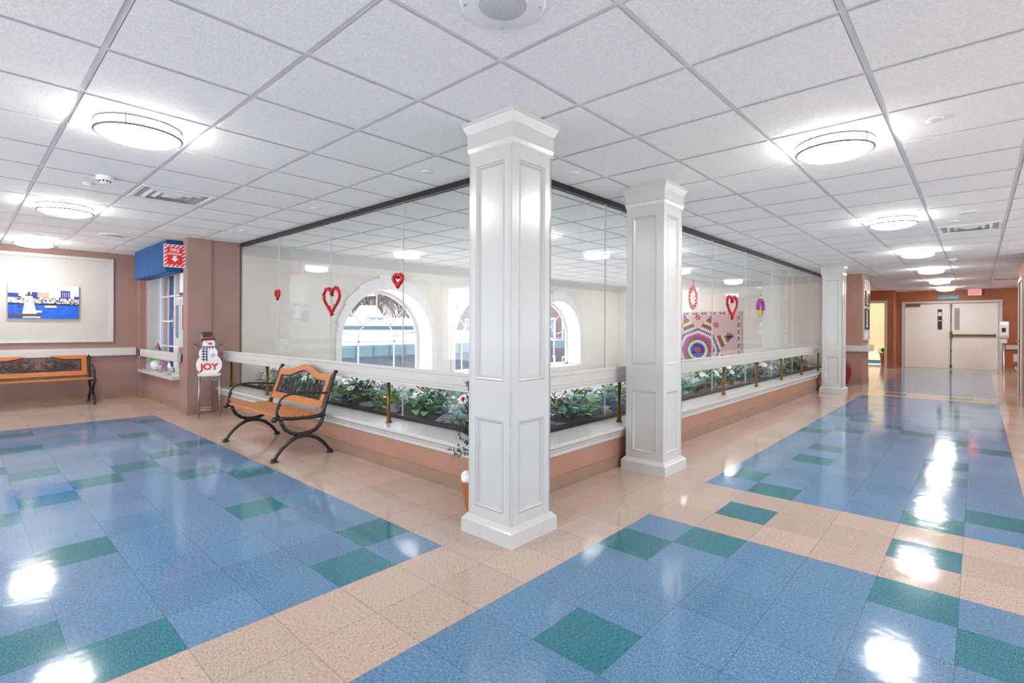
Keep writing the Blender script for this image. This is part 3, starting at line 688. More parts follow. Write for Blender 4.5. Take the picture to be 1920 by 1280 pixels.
bn = make_bench(); bn['group'] = 'wood and iron benches'; bn.location = (-5.235, 2.16, 0); bn['label'] = 'wood and black iron bench before the glass screen, beside the snowman'
dup(bn, (-10.36, .84, 0), PI/2, 'wood and black iron bench against the left wall under the harbour picture')

# ------------------------------------------------------------------ left end: picture, valance, sign, cabinet
pc = thing('harbour_picture', 'wide canvas picture of a white lighthouse and blue harbour on left wall', 'picture', (-10.67, .916, 1.315))
MB().box(-.02, .02, -.40, .40, 0, .515).build('canvas', 'white_plain', pc)
pm = MB(); X0 = .0205
def pr_(mi, *pts): pm.mi = mi; globals().__setitem__('X0', X0+.00006); pm.poly([(X0, -.40+.80*u, .515*v) for u, v in pts])
def rc(mi, u0, v0, u1, v1): pr_(mi, (u0, v0), (u1, v0), (u1, v1), (u0, v1))
rc(0, 0, 0, 1, .46); rc(1, 0, .44, 1, 1); rc(2, 0, .40, 1, .46)
rr = random.Random(5)
for i in range(150):
    u = rr.random()*.97; v = .44+rr.random()*.17; w = .012+.03*rr.random(); rc(rr.choice([3, 4, 5, 2, 3, 1, 6, 2, 1]), u, v, min(1, u+w), min(.66, v+.015+.035*rr.random()))
rc(4, 0, .62, .14, .74); rc(4, .32, .6, .42, .78); rc(5, .40, .62, .56, .80); rc(3, .44, .78, .54, .84)
rc(4, .73, .62, .87, .85); rc(3, .87, .64, .93, .84)
for i in range(4): rc(3, .755+.03*i, .66, .762+.03*i, .80)
rc(4, .93, .6, 1, .68)
pr_(3, (.19, .13), (.39, .13), (.33, .66), (.245, .66)); rc(2, .235, .66, .34, .70); rc(2, .265, .70, .30, .78); rc(2, .25, .49, .262, .55)
rc(3, .36, .18, .46, .24); rc(6, 0, .07, .20, .13); rc(6, .16, .08, .44, .14); rc(3, .20, .02, .44, .06)
rc(3, .50, .33, .67, .39); rc(2, .51, .355, .66, .365); rc(2, .13, .33, .18, .37); rc(0, .0, .13, .16, .2)
for i in range(14): u, v = rr.random(), rr.random()*.3+.08; rc(7, u*.9, v, u*.9+.05, v+.006)
mk('pic_blue', (24, 92, 206), .5, var=.15, scale=20); mk('pic_sky', (206, 208, 212), .5, var=.04); mk('pic_dark', (34, 40, 70), .5, var=.2); mk('pic_white', (226, 226, 228), .5, var=.05)
mk('pic_navy', (44, 54, 140), .5, var=.15); mk('pic_pink', (206, 162, 150), .5, var=.15); mk('pic_brown', (96, 74, 58), .5, var=.2); mk('pic_light', (70, 150, 224), .5, var=.1)
pm.build('printed_scene', ['pic_blue', 'pic_sky', 'pic_dark', 'pic_white', 'pic_navy', 'pic_pink', 'pic_brown', 'pic_light'], pc)
va = thing('window_valance', 'blue fabric covered box valance above the left window', 'valance', (-10.2, 1.95, 1.96))
MB().box(0, .90, 0, .205, 0, .445).build('front_panel', 'blue_fabric', va, .012); MB().box(.902, 1.84, 0, .205, 0, .445).build('front_panel', 'blue_fabric', va, .012)
cu = thing('curtain', 'dark blue curtain drawn aside inside the left window', 'curtain', (-10.36, 2.45, .5))
b = MB(); n = 40
for i in range(n):
    y = lambda q: .02*math.sin(q*2.3)
    b.quad((i*.0225, y(i), 0), ((i+1)*.0225, y(i+1), 0), ((i+1)*.0225, y(i+1), 1.58), (i*.0225, y(i), 1.58))
    b.quad((i*.0225, y(i)+.008, 0), (i*.0225, y(i)+.008, 1.58), ((i+1)*.0225, y(i+1)+.008, 1.58), ((i+1)*.0225, y(i+1)+.008, 0))
b.build('cloth', 'curtain_blue', cu); MB().tube([(-.05, .01, 1.58), (1.6, .01, 1.58)], .012).build('rod', 'white_plain', cu)
fs = thing('fire_extinguisher_sign', 'red and white striped fire extinguisher sign projecting beside the blue valance', 'sign', (-8.02, 1.973, 2.15))
MB().box(-.004, .004, -.125, .125, -.152, .152).build('plate', 'white_plain', fs)
b = MB(); b.box(.0045, .0055, -.085, .085, -.112, .112); b.build('red_field', 'sign_red', fs)
b = MB()
for k in range(-9, 10):      # diagonal border stripes
    c = k*.05
    def clip(pts, x0, x1, z0, z1):
        for ax_, lim_, sg in ((0, x0, 1), (0, x1, -1), (1, z0, 1), (1, z1, -1)):
            o_ = []
            for i in range(len(pts)):
                a, d_ = pts[i], pts[(i+1) % len(pts)]; da, db = (a[ax_]-lim_)*sg, (d_[ax_]-lim_)*sg
                if da >= 0: o_.append(a)
                if da*db < 0: q = da/(da-db); o_.append((a[0]+(d_[0]-a[0])*q, a[1]+(d_[1]-a[1])*q))
            pts = o_
            if len(pts) < 3: return None
        return pts
    st_ = [(c-.2, -.2), (c-.172, -.2), (c+.228, .2), (c+.2, .2)]
    for r in ((-.118, -.085, -.145, .145), (.085, .118, -.145, .145), (-.085, .085, -.145, -.112), (-.085, .085, .112, .145)):
        q = clip(st_, *r)
        if q: b.prism([(.0042, y, z) for y, z in q], (.001, 0, 0))
b.build('stripe', 'sign_red', fs)
text('FIRE', .062, Matrix.Translation((.0062, 0, .075)) @ FACE_POSX, fs, 'lettering', 'white_plain', .0008, .0015)
text('EXTINGUISHER', .0255, Matrix.Translation((.0062, 0, .025)) @ FACE_POSX @ Matrix.Diagonal((.88, 1.5, 1, 1)), fs, 'lettering', 'white_plain', .0008, .0006)
MB().prism([(.0056, y, z) for y, z in [(-.02, 0), (-.02, -.035), (-.045, -.035), (0, -.08), (.045, -.035), (.02, -.035), (.02, 0)]], (.001, 0, 0)).build('arrow', 'white_plain', fs)
ec = thing('extinguisher_cabinet', 'white wall cabinet with narrow glass door beside the left window', 'cabinet', (-8.455, 2.16, .92))
MB().box(0, .31, -.07, 0, 0, .69).build('body', 'white_plain', ec, .006)
dr = MB().box(.015, .295, -.085, -.07, .02, .67).build('door', 'white_trim', ec, .004)
MB().box(.09, .22, -.088, -.085, .12, .58).build('pane', 'ext_glass', dr); MB().tube([(.03, -.086, .27), (.03, -.115, .27), (.03, -.115, .40), (.03, -.086, .40)], .006, 6).build('handle', 'steel', dr)
MB().box(.3105, .315, -.065, -.005, .24, .58).build('side_label', 'red', ec)['label'] = 'red strip on the side'
nf = thing('framed_notice', 'small dark framed notice above the white cabinet', 'frame', (-8.46, 2.16, 1.66))
MB().box(0, .26, -.02, 0, 0, .32).build('frame', 'dark_plain', nf); MB().box(.02, .24, -.023, -.02, .02, .30).build('sheet', 'white_plain', nf)

# ------------------------------------------------------------------ snowman board on its stool
RZ = math.radians(73)
sl = thing('metal_stool', 'tall grey metal plant stool holding the snowman board', 'stool', (-7.69, 2.295, 0), RZ)
MB().box(-.135, .135, -.125, .125, .560, .572).build('seat', 'white_plain', sl, .003)
MB().box(-.125, .125, -.115, .115, .545, .559).build('apron', 'steel', sl)
for sx in (-1, 1):
    for sy in (-1, 1): MB().tube([(sx*.112, sy*.105, .55), (sx*.122, sy*.112, 0)], .008, 8).build('leg', 'steel', sl)
for a in ((-.12, -.108, .12, -.108), (-.12, .108, .12, .108), (-.12, -.108, -.12, .108), (.12, -.108, .12, .108)): MB().tube([(a[0], a[1], .10), (a[2], a[3], .10)], .006, 6).build('stretcher', 'steel', sl)
for sx in (-1, 1): MB().tube([(sx*(.055+.03*math.cos(a/8*2*PI)), -.108, .515+.022*math.sin(a/8*2*PI)) for a in range(9)], .004, 6, cap=False).build('scroll', 'steel', sl)
sm = thing('snowman_board', 'flat wooden snowman with black top hat, scarf and red letters JOY', 'decoration', (-7.70, 2.295, .5725), RZ)
def disc_y(b, cx, cz, r, y0, y1, zmin=0, n=40, sx=1):
    pts = [(cx+sx*r*math.cos(2*PI*i/n), max(zmin, cz+r*math.sin(2*PI*i/n))) for i in range(n)]
    q = []
    for p in pts:
        if not q or (abs(p[0]-q[-1][0])+abs(p[1]-q[-1][1])) > 1e-6: q.append(p)
    b.prism([(x, y0, z) for x, z in q], (0, y1-y0, 0))
b = MB(); disc_y(b, 0, .118, .150, -.012, .012); disc_y(b, -.01, .27, .108, -.0121, .0121); b.build('body', 'white_plain', sm)
b = MB(); disc_y(b, -.005, .395, .074, -.014, .010); b.build('head', 'white_plain', sm)
b = MB(); b.prism([(x, -.022, z) for x, z in [(-.095, .440), (.07, .452), (.074, .478), (-.09, .466)]], (0, .04, 0)); b.prism([(x, -.020, z) for x, z in [(-.072, .466), (.045, .474), (.038, .565), (-.084, .555)]], (0, .036, 0)); b.build('hat', 'dark_plain', sm)
MB().prism([(x, -.023, z) for x, z in [(-.07, .468), (.045, .476), (.043, .496), (-.073, .488)]], (0, .003, 0)).build('hat_band', 'red', sm)
b = MB()
for a in (2.2, 3.0, 3.9): b.prism([(-.073+.036*q*math.cos(a)-h*math.sin(a)*.013, -.027, .49+.036*q*math.sin(a)+h*math.cos(a)*.013) for q, h in ((0, 0), (.5, 1), (1, 0), (.5, -1))], (0, .004, 0))
b.build('holly_leaf', 'leaf_bright', sm)
MB().prism([(x, -.020, z) for x, z in [(-.012, .395), (-.018, .408), (.02, .412), (.05, .398), (.02, .386)]], (0, .006, 0)).build('nose', 'red', sm)
for x in (-.03, .012): MB().ball((x-.005, -.015, .425), .006, 8).build('eye', 'dark_plain', sm)
ck = MB(); wv = [(-.09, .165, .07, .175), (-.085, .335, .15, .032)]
for (x0, z0, w_, h_), y0 in zip(wv, (-.018, -.022)):
    nx, nz = max(2, round(w_/.0175)), max(2, round(h_/.0175))
    for i in range(nx):
        for j in range(nz):
            ck.mi = (i % 2)+(j % 2); ck.box(x0+w_*i/nx, x0+w_*(i+1)/nx, y0, y0+.006, z0+h_*j/nz, z0+h_*(j+1)/nz)
mk('navy', (30, 36, 66), .8, var=.1); mk('grey_blue', (122, 126, 146), .8, var=.1)
ck.build('scarf', ['white_plain', 'grey_blue', 'navy'], sm)
for s, x0 in ((-1, -.085), (1, .075)):
    b = MB(); b.tube([(x0, 0, .335), (x0+s*.05, 0, .375), (x0+s*.085, 0, .405)], .004, 6); b.tube([(x0+s*.035, 0, .363), (x0+s*.035, 0, .415)], .003, 5); b.tube([(x0+s*.06, 0, .383), (x0+s*.09, 0, .385)], .003, 5)
    b.build('twig_arm', 'twig', sm)
text('JOY', .118, Matrix.Translation((0, -.0145, .088)) @ FACE_NEGY, sm, 'lettering', 'red', .003, .004)
b = MB()
for i in range(3):
    a = i*PI/3+PI/6; b.tube([(.045-.03*math.cos(a), -.0135, .245-.03*math.sin(a)), (.045+.03*math.cos(a), -.0135, .245+.03*math.sin(a))], .0022, 5)
    for s in (-1, 1):
        for g in (-.6, .6): b.tube([(.045+s*.018*math.cos(a), -.0135, .245+s*.018*math.sin(a)), (.045+s*.018*math.cos(a)+s*.011*math.cos(a+g), -.0135, .245+s*.018*math.sin(a)+s*.011*math.sin(a+g))], .0018, 5)
b.build('snowflake', 'grey_plain', sm)

# ------------------------------------------------------------------ window sill figures
def soft_snowman(x, y, s, hat1, hat2, scarf, label):
    t = thing('snowman_figure', label, 'figurine', (x, y, .485))
    MB().ball((0, 0, .085*s), .10*s, 14, (1, .9, .85)).build('body', 'white_plain', t); MB().ball((0, 0, .215*s), .062*s, 12).build('head', 'white_plain', t)
    b = MB()
    for k in range(4):
        b.mi = k % 2; r = (.062-.014*k)*s; b.lathe([(r, .25*s+k*.04*s), (r-.014*s, .29*s+k*.04*s)], (.004*k*s, 0, 0), 14)
    b.build('hat', [hat1, hat2], t); b = MB(); b.tube([(.055*s*math.cos(a*PI/6), .055*s*math.sin(a*PI/6), .168*s) for a in range(13)], .016*s, 8, cap=False); b.box(-.09*s, -.03*s, -.075*s, -.055*s, .07*s, .17*s); b.build('scarf', scarf, t)
    MB().tube([(0, -.06*s, .215*s), (0, -.095*s, .21*s)], [.008*s, .001], 6).build('nose', 'red', t)
soft_snowman(-9.98, 2.22, 1.1, 'pink', 'leaf_dark', 'lime', 'plump snowman with pink and green striped hat on the window sill')
def small_fig(x, y, s, m1, m2, label):
    t = thing('small_figurine', label, 'figurine', (x, y, .485))
    MB().lathe([(.022*s, 0), (.026*s, .02*s), (.018*s, .07*s), (.012*s, .10*s)], k=12).build('body', m1, t); MB().ball((0, 0, .12*s), .022*s, 10).build('head', 'white_plain', t); MB().lathe([(.026*s, .13*s), (.018*s, .15*s), (.004*s, .20*s)], k=10).build('hat', m2, t)
small_fig(-9.45, 2.14, .85, 'grey_plain', 'pink', 'small grey figurine with pink cap on the sill, left of the pair')
small_fig(-8.93, 2.13, .95, 'grey_plain', 'white_plain', 'small grey figurine with white cap on the sill, right of the pair')
ho = thing('hanging_ornament', 'oval red and white ornament hanging before the left window', 'ornament', (-9.02, 2.25, 1.42))
b = MB(); n = 20; b.tube([(.085*math.cos(2*PI*i/n), 0, .135*math.sin(2*PI*i/n)) for i in range(n+1)], [.02 if i % 2 else .013 for i in range(n+1)], 8, cap=False); b.build('wreath', 'pink', ho)
b = MB(); b.lathe([(.01, -.09), (.04, -.06), (.04, .02), (.02, .06), (.025, .09), (1e-5, .10)], k=12); b.build('snow_figure', 'white_plain', ho); MB().tube([(0, 0, .135), (0, 0, .67)], .002, 4).build('cord', 'dark_plain', ho)

# ------------------------------------------------------------------ valentines hung on the glass
def heart(n, w, h, z0=0):
    q = []
    for i in range(n):
        a = 2*PI*i/n; x = 16*math.sin(a)**3/32.0; z = (13*math.cos(a)-5*math.cos(2*a)-2*math.cos(3*a)-math.cos(4*a))/29.0
        q.append((x*w, z0+z*h))
    return q
def tinsel_heart(label, loc, rz, w, h, thick, loop, fill=False):
    t = thing('tinsel_heart', label, 'heart ornament', loc, rz, 'valentine hearts on the glass')
    rr = random.Random(int(w*1000)); b = MB(); P = heart(90, w-thick, h-thick)
    b.tube([(x, 0, z) for x, z in P]+[(P[0][0], 0, P[0][1])], thick*.28, 6, cap=False)
    for x, z in P:
        for k in range(9 if loop else 5):
            a = rr.random()*2*PI; e = (rr.random()-.5)*2; L = thick*(.35+.3*rr.random())*(1 if loop else .62); dx, dy, dz = math.cos(a)*L, e*L*.6, math.sin(a)*L; s = thick*.13
            b.add([(x-dz*.3, dy*.2-s, z+dx*.3), (x+dz*.3, dy*.2+s, z-dx*.3), (x+dx, dy, z+dz)], [(0, 1, 2)])
    b.build('tinsel', 'tinsel', t)
    if loop:
        zt = h*.17; b = MB(); b.tube([(0, 0, zt), (-.006, 0, zt+loop*.6), (0, 0, zt+loop), (.006, 0, zt+loop*.6), (0, 0, zt)], .003, 6); b.build('ribbon', 'red', t)
    b = MB(); zt = h*.17+loop; b.lathe([(.014, 0), (.010, .006), (.004, .010), (1e-5, .011)], k=12); b.xf(Matrix.Translation((0, .036, zt+.03)) @ Matrix.Rotation(PI/2, 4, 'X')); b.tube([(0, .024, zt+.03), (0, .004, zt+.012), (0, 0, zt)], .0025, 5); b.build('suction_hook', 'white_plain', t)
    return t
YG = 2.745
tinsel_heart('small dark red tinsel heart on the left glass, leftmost of three', (-6.62, YG, 1.62), 0, .17, .17, .06, .0)
tinsel_heart('large open red tinsel heart with ribbon loop on the left glass', (-5.23, YG, 1.505), 0, .40, .34, .055, .08)
tinsel_heart('thick red tinsel heart on the left glass, nearest the corner column', (-3.99, YG, 1.645), 0, .205, .18, .07, .0)
tinsel_heart('large open red tinsel heart on the right glass beyond the second column', (-2.55, 7.27, 1.535), PI/2, .44, .36, .06, .09)
lw = thing('heart_lattice_ornament', 'red and white ornament of small hearts in a ring on right glass', 'ornament', (-2.55, 5.96, 1.575), PI/2)
for i in range(12):
    a = 2*PI*i/12+.26
    if 8.3 < i < 8.7: continue
    c = Matrix.Translation((.10*math.cos(a), 0, .118*math.sin(a))) @ Matrix.Rotation(-(a-PI/2), 4, 'Y')
    hb = MB(); hb.prism([(x, -.004, z) for x, z in heart(24, .062, .062)], (0, .008, 0)); hb.xf(c); hp = hb.build('heart', 'red', lw)
    h2 = MB(); h2.prism([(x, -.0055, z+.001) for x, z in heart(24, .036, .034)], (0, .011, 0)); h2.xf(c); h2.build('inset', 'white_plain', hp)
    h3 = MB(); h3.prism([(x, -.0065, z+.001) for x, z in heart(20, .022, .02)], (0, .013, 0)); h3.xf(c); h3.build('center', 'red', hp)
b = MB(); b.tube([(0, 0, .145), (.004, 0, .19), (.012, 0, .215), (.02, 0, .21)], .0035, 6); b.build('hook', 'red', lw)
MB().tube([(-.04, 0, -.04), (0, 0, .03), (.04, 0, -.03)], .004, 6).build('inner_bow', 'white_plain', lw)
pl = thing('paper_loop_ornament', 'purple and yellow paper loop ornament hung on right glass', 'ornament', (-2.55, 8.52, 1.53), PI/2)
def arc(b, r, a0, a1, tr, z=0): b.tube([(r*math.cos(a0+(a1-a0)*i/14), 0, z+r*1.05*math.sin(a0+(a1-a0)*i/14)) for i in range(15)], tr, 8)
mk('lilac', (150, 60, 140), .6, var=.3, scale=30); mk('yellow', (220, 180, 60), .6, var=.1)
b = MB(); arc(b, .125, -.2, PI+.2, .03); b.build('purple_loop', 'lilac', pl); b = MB(); arc(b, .115, PI+.25, PI+1.3, .026); b.build('yellow_loop', 'yellow', pl)
b = MB(); arc(b, .115, -1.2, -.2, .012); b.build('blue_loop', 'grey_blue', pl); b = MB(); b.tube([(-.03, 0, .13), (0, 0, .17), (.03, 0, .13)], .012, 6); b.build('white_bow', 'white_plain', pl); MB().tube([(0, 0, .16), (0, 0, .24)], .003, 6).build('ribbon', 'red', pl)

# ------------------------------------------------------------------ planters behind the glass
def planter(label, x0, x1, y0, y1):
    t = thing('planter_bed', label, 'planter', (0, 0, 0), 0, 'planting beds behind the glass')
    b = MB()
    b.box(x0, x1, y0, y0+.03, 0, .355); b.box(x0, x1, y1-.05, y1, 0, .33); b.box(x0, x0+.03, y0+.03, y1-.05, 0, .33); b.box(x1-.03, x1, y0+.03, y1-.05, 0, .33); b.build('trough', 'white_trim', t)
    rr = random.Random(int(y1*100)); b = MB(); nx, ny = max(4, int((x1-x0)/.12)), max(4, int((y1-y0)/.12))
    vs = [(x0+.03+(x1-x0-.06)*i/nx, y0+.03+(y1-y0-.08)*j/ny, .33+.035*rr.random()) for j in range(ny+1) for i in range(nx+1)]
    b.smooth = True; b.add(vs, [(j*(nx+1)+i, j*(nx+1)+i+1, (j+1)*(nx+1)+i+1, (j+1)*(nx+1)+i) for j in range(ny) for i in range(nx)])
    o = b.build('soil', 'soil', t); o['kind'] = 'stuff'
planter('long planting bed of dark soil behind the left glass', -7.93, -2.63, 2.815, 3.60)
planter('long planting bed of dark soil behind the right glass', -3.42, -2.63, 3.62, 13.15)
PROTO = {}
def proto(key):
    rr = random.Random(hash(key) % 1 + len(key)*13)
    t = bpy.data.objects.new('plant', None)
    parts = []
    if key == 'hosta':
        b = MB()
        for i in range(20):
            a = i*2.4; r_ = rr.random(); b.leaf((.02*math.cos(a), .02*math.sin(a), .0), a, .45+.8*(1-i/20), .20+.10*r_, .085+.03*r_, .55, 5)
        b.mi = 1
        for i in range(6):
            a = i*1.07+.4; b.leaf((.01, 0, .02), a, .95, .22, .075, .6, 5)
        parts.append(('foliage', b, ['leaf_blue', 'leaf_pale']))
    if key == 'flower':
        b = MB()
        for i in range(10):
            a = i*2.4; L = .16+.12*rr.random(); b.tube([(0, 0, 0), (.04*math.cos(a), .04*math.sin(a), L*.6), (.11*math.cos(a)*L*5, .11*math.sin(a)*L*5, L)], .004, 5)
        parts.append(('stem', b, 'twig'))
        b = MB()
        for i in range(70):
            a = rr.random()*2*PI; r_ = .22*math.sqrt(rr.random()); z = .03+.13*rr.random(); b.mi = i % 2; b.leaf((r_*math.cos(a), r_*math.sin(a), z), a+rr.random()-.5, .3, .085, .05, .5, 3)
        parts.append(('foliage', b, ['leaf_dark', 'leaf_blue']))
        for i in range(17):
            a = i*2.4+.3; r_ = .05+.17*rr.random(); c = Vector((r_*math.cos(a), r_*math.sin(a), .13+.14*rr.random())); b = MB()
            for k in range(5):
                q = k*2*PI/5+i; b.leaf((0, 0, 0), q, .5, .042, .036, .3, 3, .1)
            b.mi = 1; b.ball((0, 0, .006), .005, 6); b.xf(Matrix.Translation(c) @ Matrix.Rotation(a, 4, 'Z') @ Matrix.Rotation(.5+.7*rr.random(), 4, 'Y')); parts.append(('blossom', b, ['petal', 'leaf_bright']))
    if key == 'spiky':
        b = MB()
        for i in range(34):
            a = i*2.4; b.mi = i % 3 == 0; b.leaf((.01*math.cos(a), .01*math.sin(a), 0), a, .75+.7*rr.random(), .26+.1*rr.random(), .03, .55, 5, .4)
        parts.append(('foliage', b, ['leaf_pale', 'leaf_blue']))
    if key == 'bright':
        b = MB()
        for i in range(110):
            a = rr.random()*2*PI; e = rr.random()*1.4; r_ = .15*rr.random()**.4; b.mi = i % 3 == 0
            b.leaf((r_*math.cos(a)*math.cos(e), r_*math.sin(a)*math.cos(e), .02+r_*math.sin(e)), a, e*.7, .07, .035, .5, 3)
        parts.append(('foliage', b, ['leaf_bright', 'leaf_green']))
    if key == 'ivy':
        b = MB()
        for i in range(120):
            a = rr.random()*2*PI; r_ = .24*math.sqrt(rr.random()); z = .03+.24*rr.random()*(1-r_*2); b.mi = i % 2; b.leaf((r_*math.cos(a), r_*math.sin(a), z), rr.random()*6.3, rr.random()*.8, .08, .055, .6, 3)
        parts.append(('foliage', b, ['leaf_dark', 'leaf_green']))
        b = MB()
        for i in range(8):
            a = i*.8; b.tube([(0, 0, 0), (.06*math.cos(a), .06*math.sin(a), .12), (.16*math.cos(a), .16*math.sin(a), .2)], .004, 5)
        parts.append(('stem', b, 'twig'))
    return [(n, b.build(n, m)) for n, b, m in parts]
NAMES = {'hosta': ('broadleaf_plant', 'blue-green broad-leaved plant'), 'flower': ('flowering_shrub', 'white-flowering leafy shrub'), 'spiky': ('spiky_plant', 'pale spiky long-leaved plant'), 'bright': ('bushy_plant', 'small bright green bushy plant'), 'ivy': ('dark_shrub', 'dark green leafy shrub')}
def plant(key, loc, rz, s, label):
    nm, _ = NAMES[key]; t = thing(nm, label, 'plant', loc, rz, 'plants behind the glass'); s *= 1.2; t.scale = (s, s, s*.98)
    if key not in PROTO:
        PROTO[key] = proto(key); src = PROTO[key]
        for n, o in src: o.parent = t
    else:
        for n, o in PROTO[key]:
            c = o.copy(); C.objects.link(c); c.parent = t
LP = [-7.78, -6.56, -5.25, -3.91, -2.75]
RP = [4.05, 5.30, 6.61, 7.90, 9.19, 10.49, 11.80]
ORD = ['first', 'second', 'third', 'fourth', 'fifth', 'sixth', 'seventh']
rr = random.Random(11)
def bay_plants(kind, a, b, where, keys):
    n = len(keys)
    for i, k_ in enumerate(keys):
        q = a+(b-a)*(i+.5)/n; dpt = .26+.20*((i*7+int(abs(a)*10)) % 3)/2+.05*rr.random()
        if k_ in ('flower', 'ivy'): dpt = (.25 if k_ == 'flower' else .34)+.14*rr.random()
        p = (q, 2.80+dpt, .345) if kind == 'L' else (-2.62-dpt, q, .345)
        s = {'hosta': .80, 'flower': .95, 'spiky': .74, 'bright': .9, 'ivy': 1.1}[k_]*(.9+.2*rr.random())
        plant(k_, p, rr.random()*6, s, '%s behind glass, %s' % (NAMES[k_][1], where))
seq = [['ivy', 'hosta', 'flower'], ['flower', 'hosta', 'ivy', 'spiky', 'bright'], ['hosta', 'flower', 'bright', 'spiky', 'ivy'], ['flower', 'spiky', 'bright', 'hosta', 'ivy'], ['ivy', 'spiky', 'flower', 'hosta', 'bright']]
LB = [-7.5, -6.56, -5.25, -3.91, -2.72]
LBN = ['between the two leftmost brass posts', '', 'behind the bench backrest', 'right of bench', '']
LBN[4] = 'left of the corner column'
LB = [-7.55]+LB[1:]
for i in range(4): bay_plants('L', LB[i], LB[i+1], LBN[[0, 2, 3, 4][i]] if i else LBN[0], seq[i+1])
RB = [2.95]+RP+[13.0]
RBN = ['right of the corner column', 'right of the first right post', 'just past the second column']+['%s to %s right post' % (a, b) for a, b in zip(ORD[2:6], ORD[3:7])]+['just before the farthest column']
rs = [['bright', 'hosta', 'spiky', 'flower', 'ivy'], ['spiky', 'bright', 'hosta', 'ivy', 'flower'], ['hosta', 'flower', 'ivy', 'spiky', 'bright'], ['spiky', 'hosta', 'flower', 'bright', 'ivy'], ['flower', 'hosta', 'ivy', 'spiky'], ['hosta', 'flower', 'spiky', 'ivy'], ['flower', 'bright', 'hosta', 'ivy'], ['ivy', 'hosta', 'flower']]
for i in range(8): bay_plants('R', RB[i], RB[i+1], RBN[i], rs[i])
def rock(x, y, s, label):
    rr = random.Random(int(abs(x*97+y*31))); b = MB(); b.ball((0, 0, 0), 1, 12)
    for i, p in enumerate(b.v):
        q = 1+.28*math.sin(p[0]*3+s*9)*math.cos(p[1]*4)+.15*math.sin(p[2]*5+p[0]*2); b.v[i] = (p[0]*s*1.5*q, p[1]*s*q, p[2]*s*.75*q+s*.35)
    o = b.build('garden_rock', 'rock'); o.location = (x, y, .35); o.rotation_euler.z = rr.random()*6; tag(o, label, 'rock', 'grey rocks in the beds')
for x, y, s, l in [(-3.02, 2.93, .055, 'rounded grey rock behind the glass, just left of the corner column'), (-3.55, 2.97, .07, 'flat grey rock behind the glass, right of the last left brass post'),
    (-4.35, 2.95, .075, 'grey rock behind the glass, left of the last left brass post'), (-4.85, 2.96, .06, 'grey rock behind the glass at the right end of the bench'), (-6.9, 2.96, .08, 'grey rock behind the glass, left of the bench'),
    (-2.76, 4.35, .05, 'grey rock behind the right glass beside the second column'), (-2.78, 6.2, .06, 'grey rock behind the right glass, before the third right post')]: rock(x, y, s, l)

# ------------------------------------------------------------------ little tree in a pot behind the corner column
pt = thing('potted_christmas_tree', 'small artificial evergreen in a tapered wooden pot behind the corner column', 'christmas tree', (-2.478, 2.325, 0))
MB().lathe([(.062, 0), (.068, .01), (.105, .19), (.112, .20), (.098, .20), (1e-5, .195)], k=20).build('pot', 'terracotta', pt)
b = MB(); rr = random.Random(2)
for i in range(16):
    a = i*2.4; b.ball((.075*math.cos(a)*(i/16)**.5, .075*math.sin(a)*(i/16)**.5, .215), .038, 8)
b.build('cotton_snow', 'cotton', pt); MB().tube([(0, 0, .2), (0, 0, .84)], .008, 8).build('trunk', 'twig', pt)
b = MB()
for k in range(11):
    z = .36+k*.043; R0 = .112*(1-k/13)*(1 if k % 2 == 0 else .75)
    for i in range(8):
        a = i*PI/4+k*.5; e = Vector((math.cos(a)*R0, math.sin(a)*R0, z+.02+.03*(k % 3))); s0 = Vector((0, 0, z))
        b.tube([tuple(s0), tuple(e)], .002, 4)
        for j in range(26):
            p = s0.lerp(e, .2+.8*j/13); d = Vector((rr.random()-.5, rr.random()-.5, rr.random()-.4)).normalized()*.034; w_ = Vector((-d.y, d.x, 0)).normalized()*.005
            b.add([tuple(p-w_), tuple(p+w_), tuple(p+d)], [(0, 1, 2)])
b.build('needles', 'pine', pt)
for x, y, z in ((-.05, -.075, .735), (-.07, -.03, .56)): MB().ball((x, y, z), .014, 10).build('berry', 'red', pt)

# ------------------------------------------------------------------ star quilt on the atrium back wall
qt = thing('star_quilt', 'patchwork star quilt hanging on the far atrium wall', 'quilt', (-5.505, 13.17, .70))
cols = ['q_brown', 'q_blue', 'q_cream', 'q_green', 'q_rose', 'q_violet', 'q_blue', 'q_cream', 'q_red', 'q_green', 'q_cream', 'q_rust', 'q_violet']
for n, c in (('q_brown', (130, 80, 60)), ('q_blue', (40, 66, 150)), ('q_cream', (226, 216, 190)), ('q_green', (40, 104, 84)), ('q_rose', (190, 60, 100)), ('q_violet', (140, 90, 170)), ('q_red', (170, 44, 60)), ('q_rust', (150, 96, 60)), ('q_back', (196, 172, 172))): mk(n, c, .9, var=.08, scale=20)
MB().box(-1.12, 1.12, 0, .02, -.66, .945).build('backing', 'q_back', qt)
names = ['q_brown', 'q_blue', 'q_cream', 'q_green', 'q_rose', 'q_violet', 'q_red', 'q_rust']
ring = [7, 1, 1, 2, 3, 4, 5, 2, 1, 2, 6, 3, 2, 7, 0, 5, 1, 5]
b = MB(); n = 9; L = .56/n
Y0 = -.002
for p in range(8):
    a0 = p*PI/4; e1 = (math.cos(a0), math.sin(a0)); e2 = (math.cos(a0+PI/4), math.sin(a0+PI/4))
    for i in range(n):
        for j in range(n):
            q = [((i+u)*L*e1[0]+(j+v)*L*e2[0], (i+u)*L*e1[1]+(j+v)*L*e2[1]-.065) for u, v in ((0, 0), (1, 0), (1, 1), (0, 1))]
            q = [(x*.99, z*.99) for x, z in q]
            if max(z for x, z in q) > .93 or min(z for x, z in q) < -.65 or max(abs(x) for x, z in q) > 1.1: continue
            b.mi = ring[i+j]; b.poly([(x, Y0, z) for x, z in q])
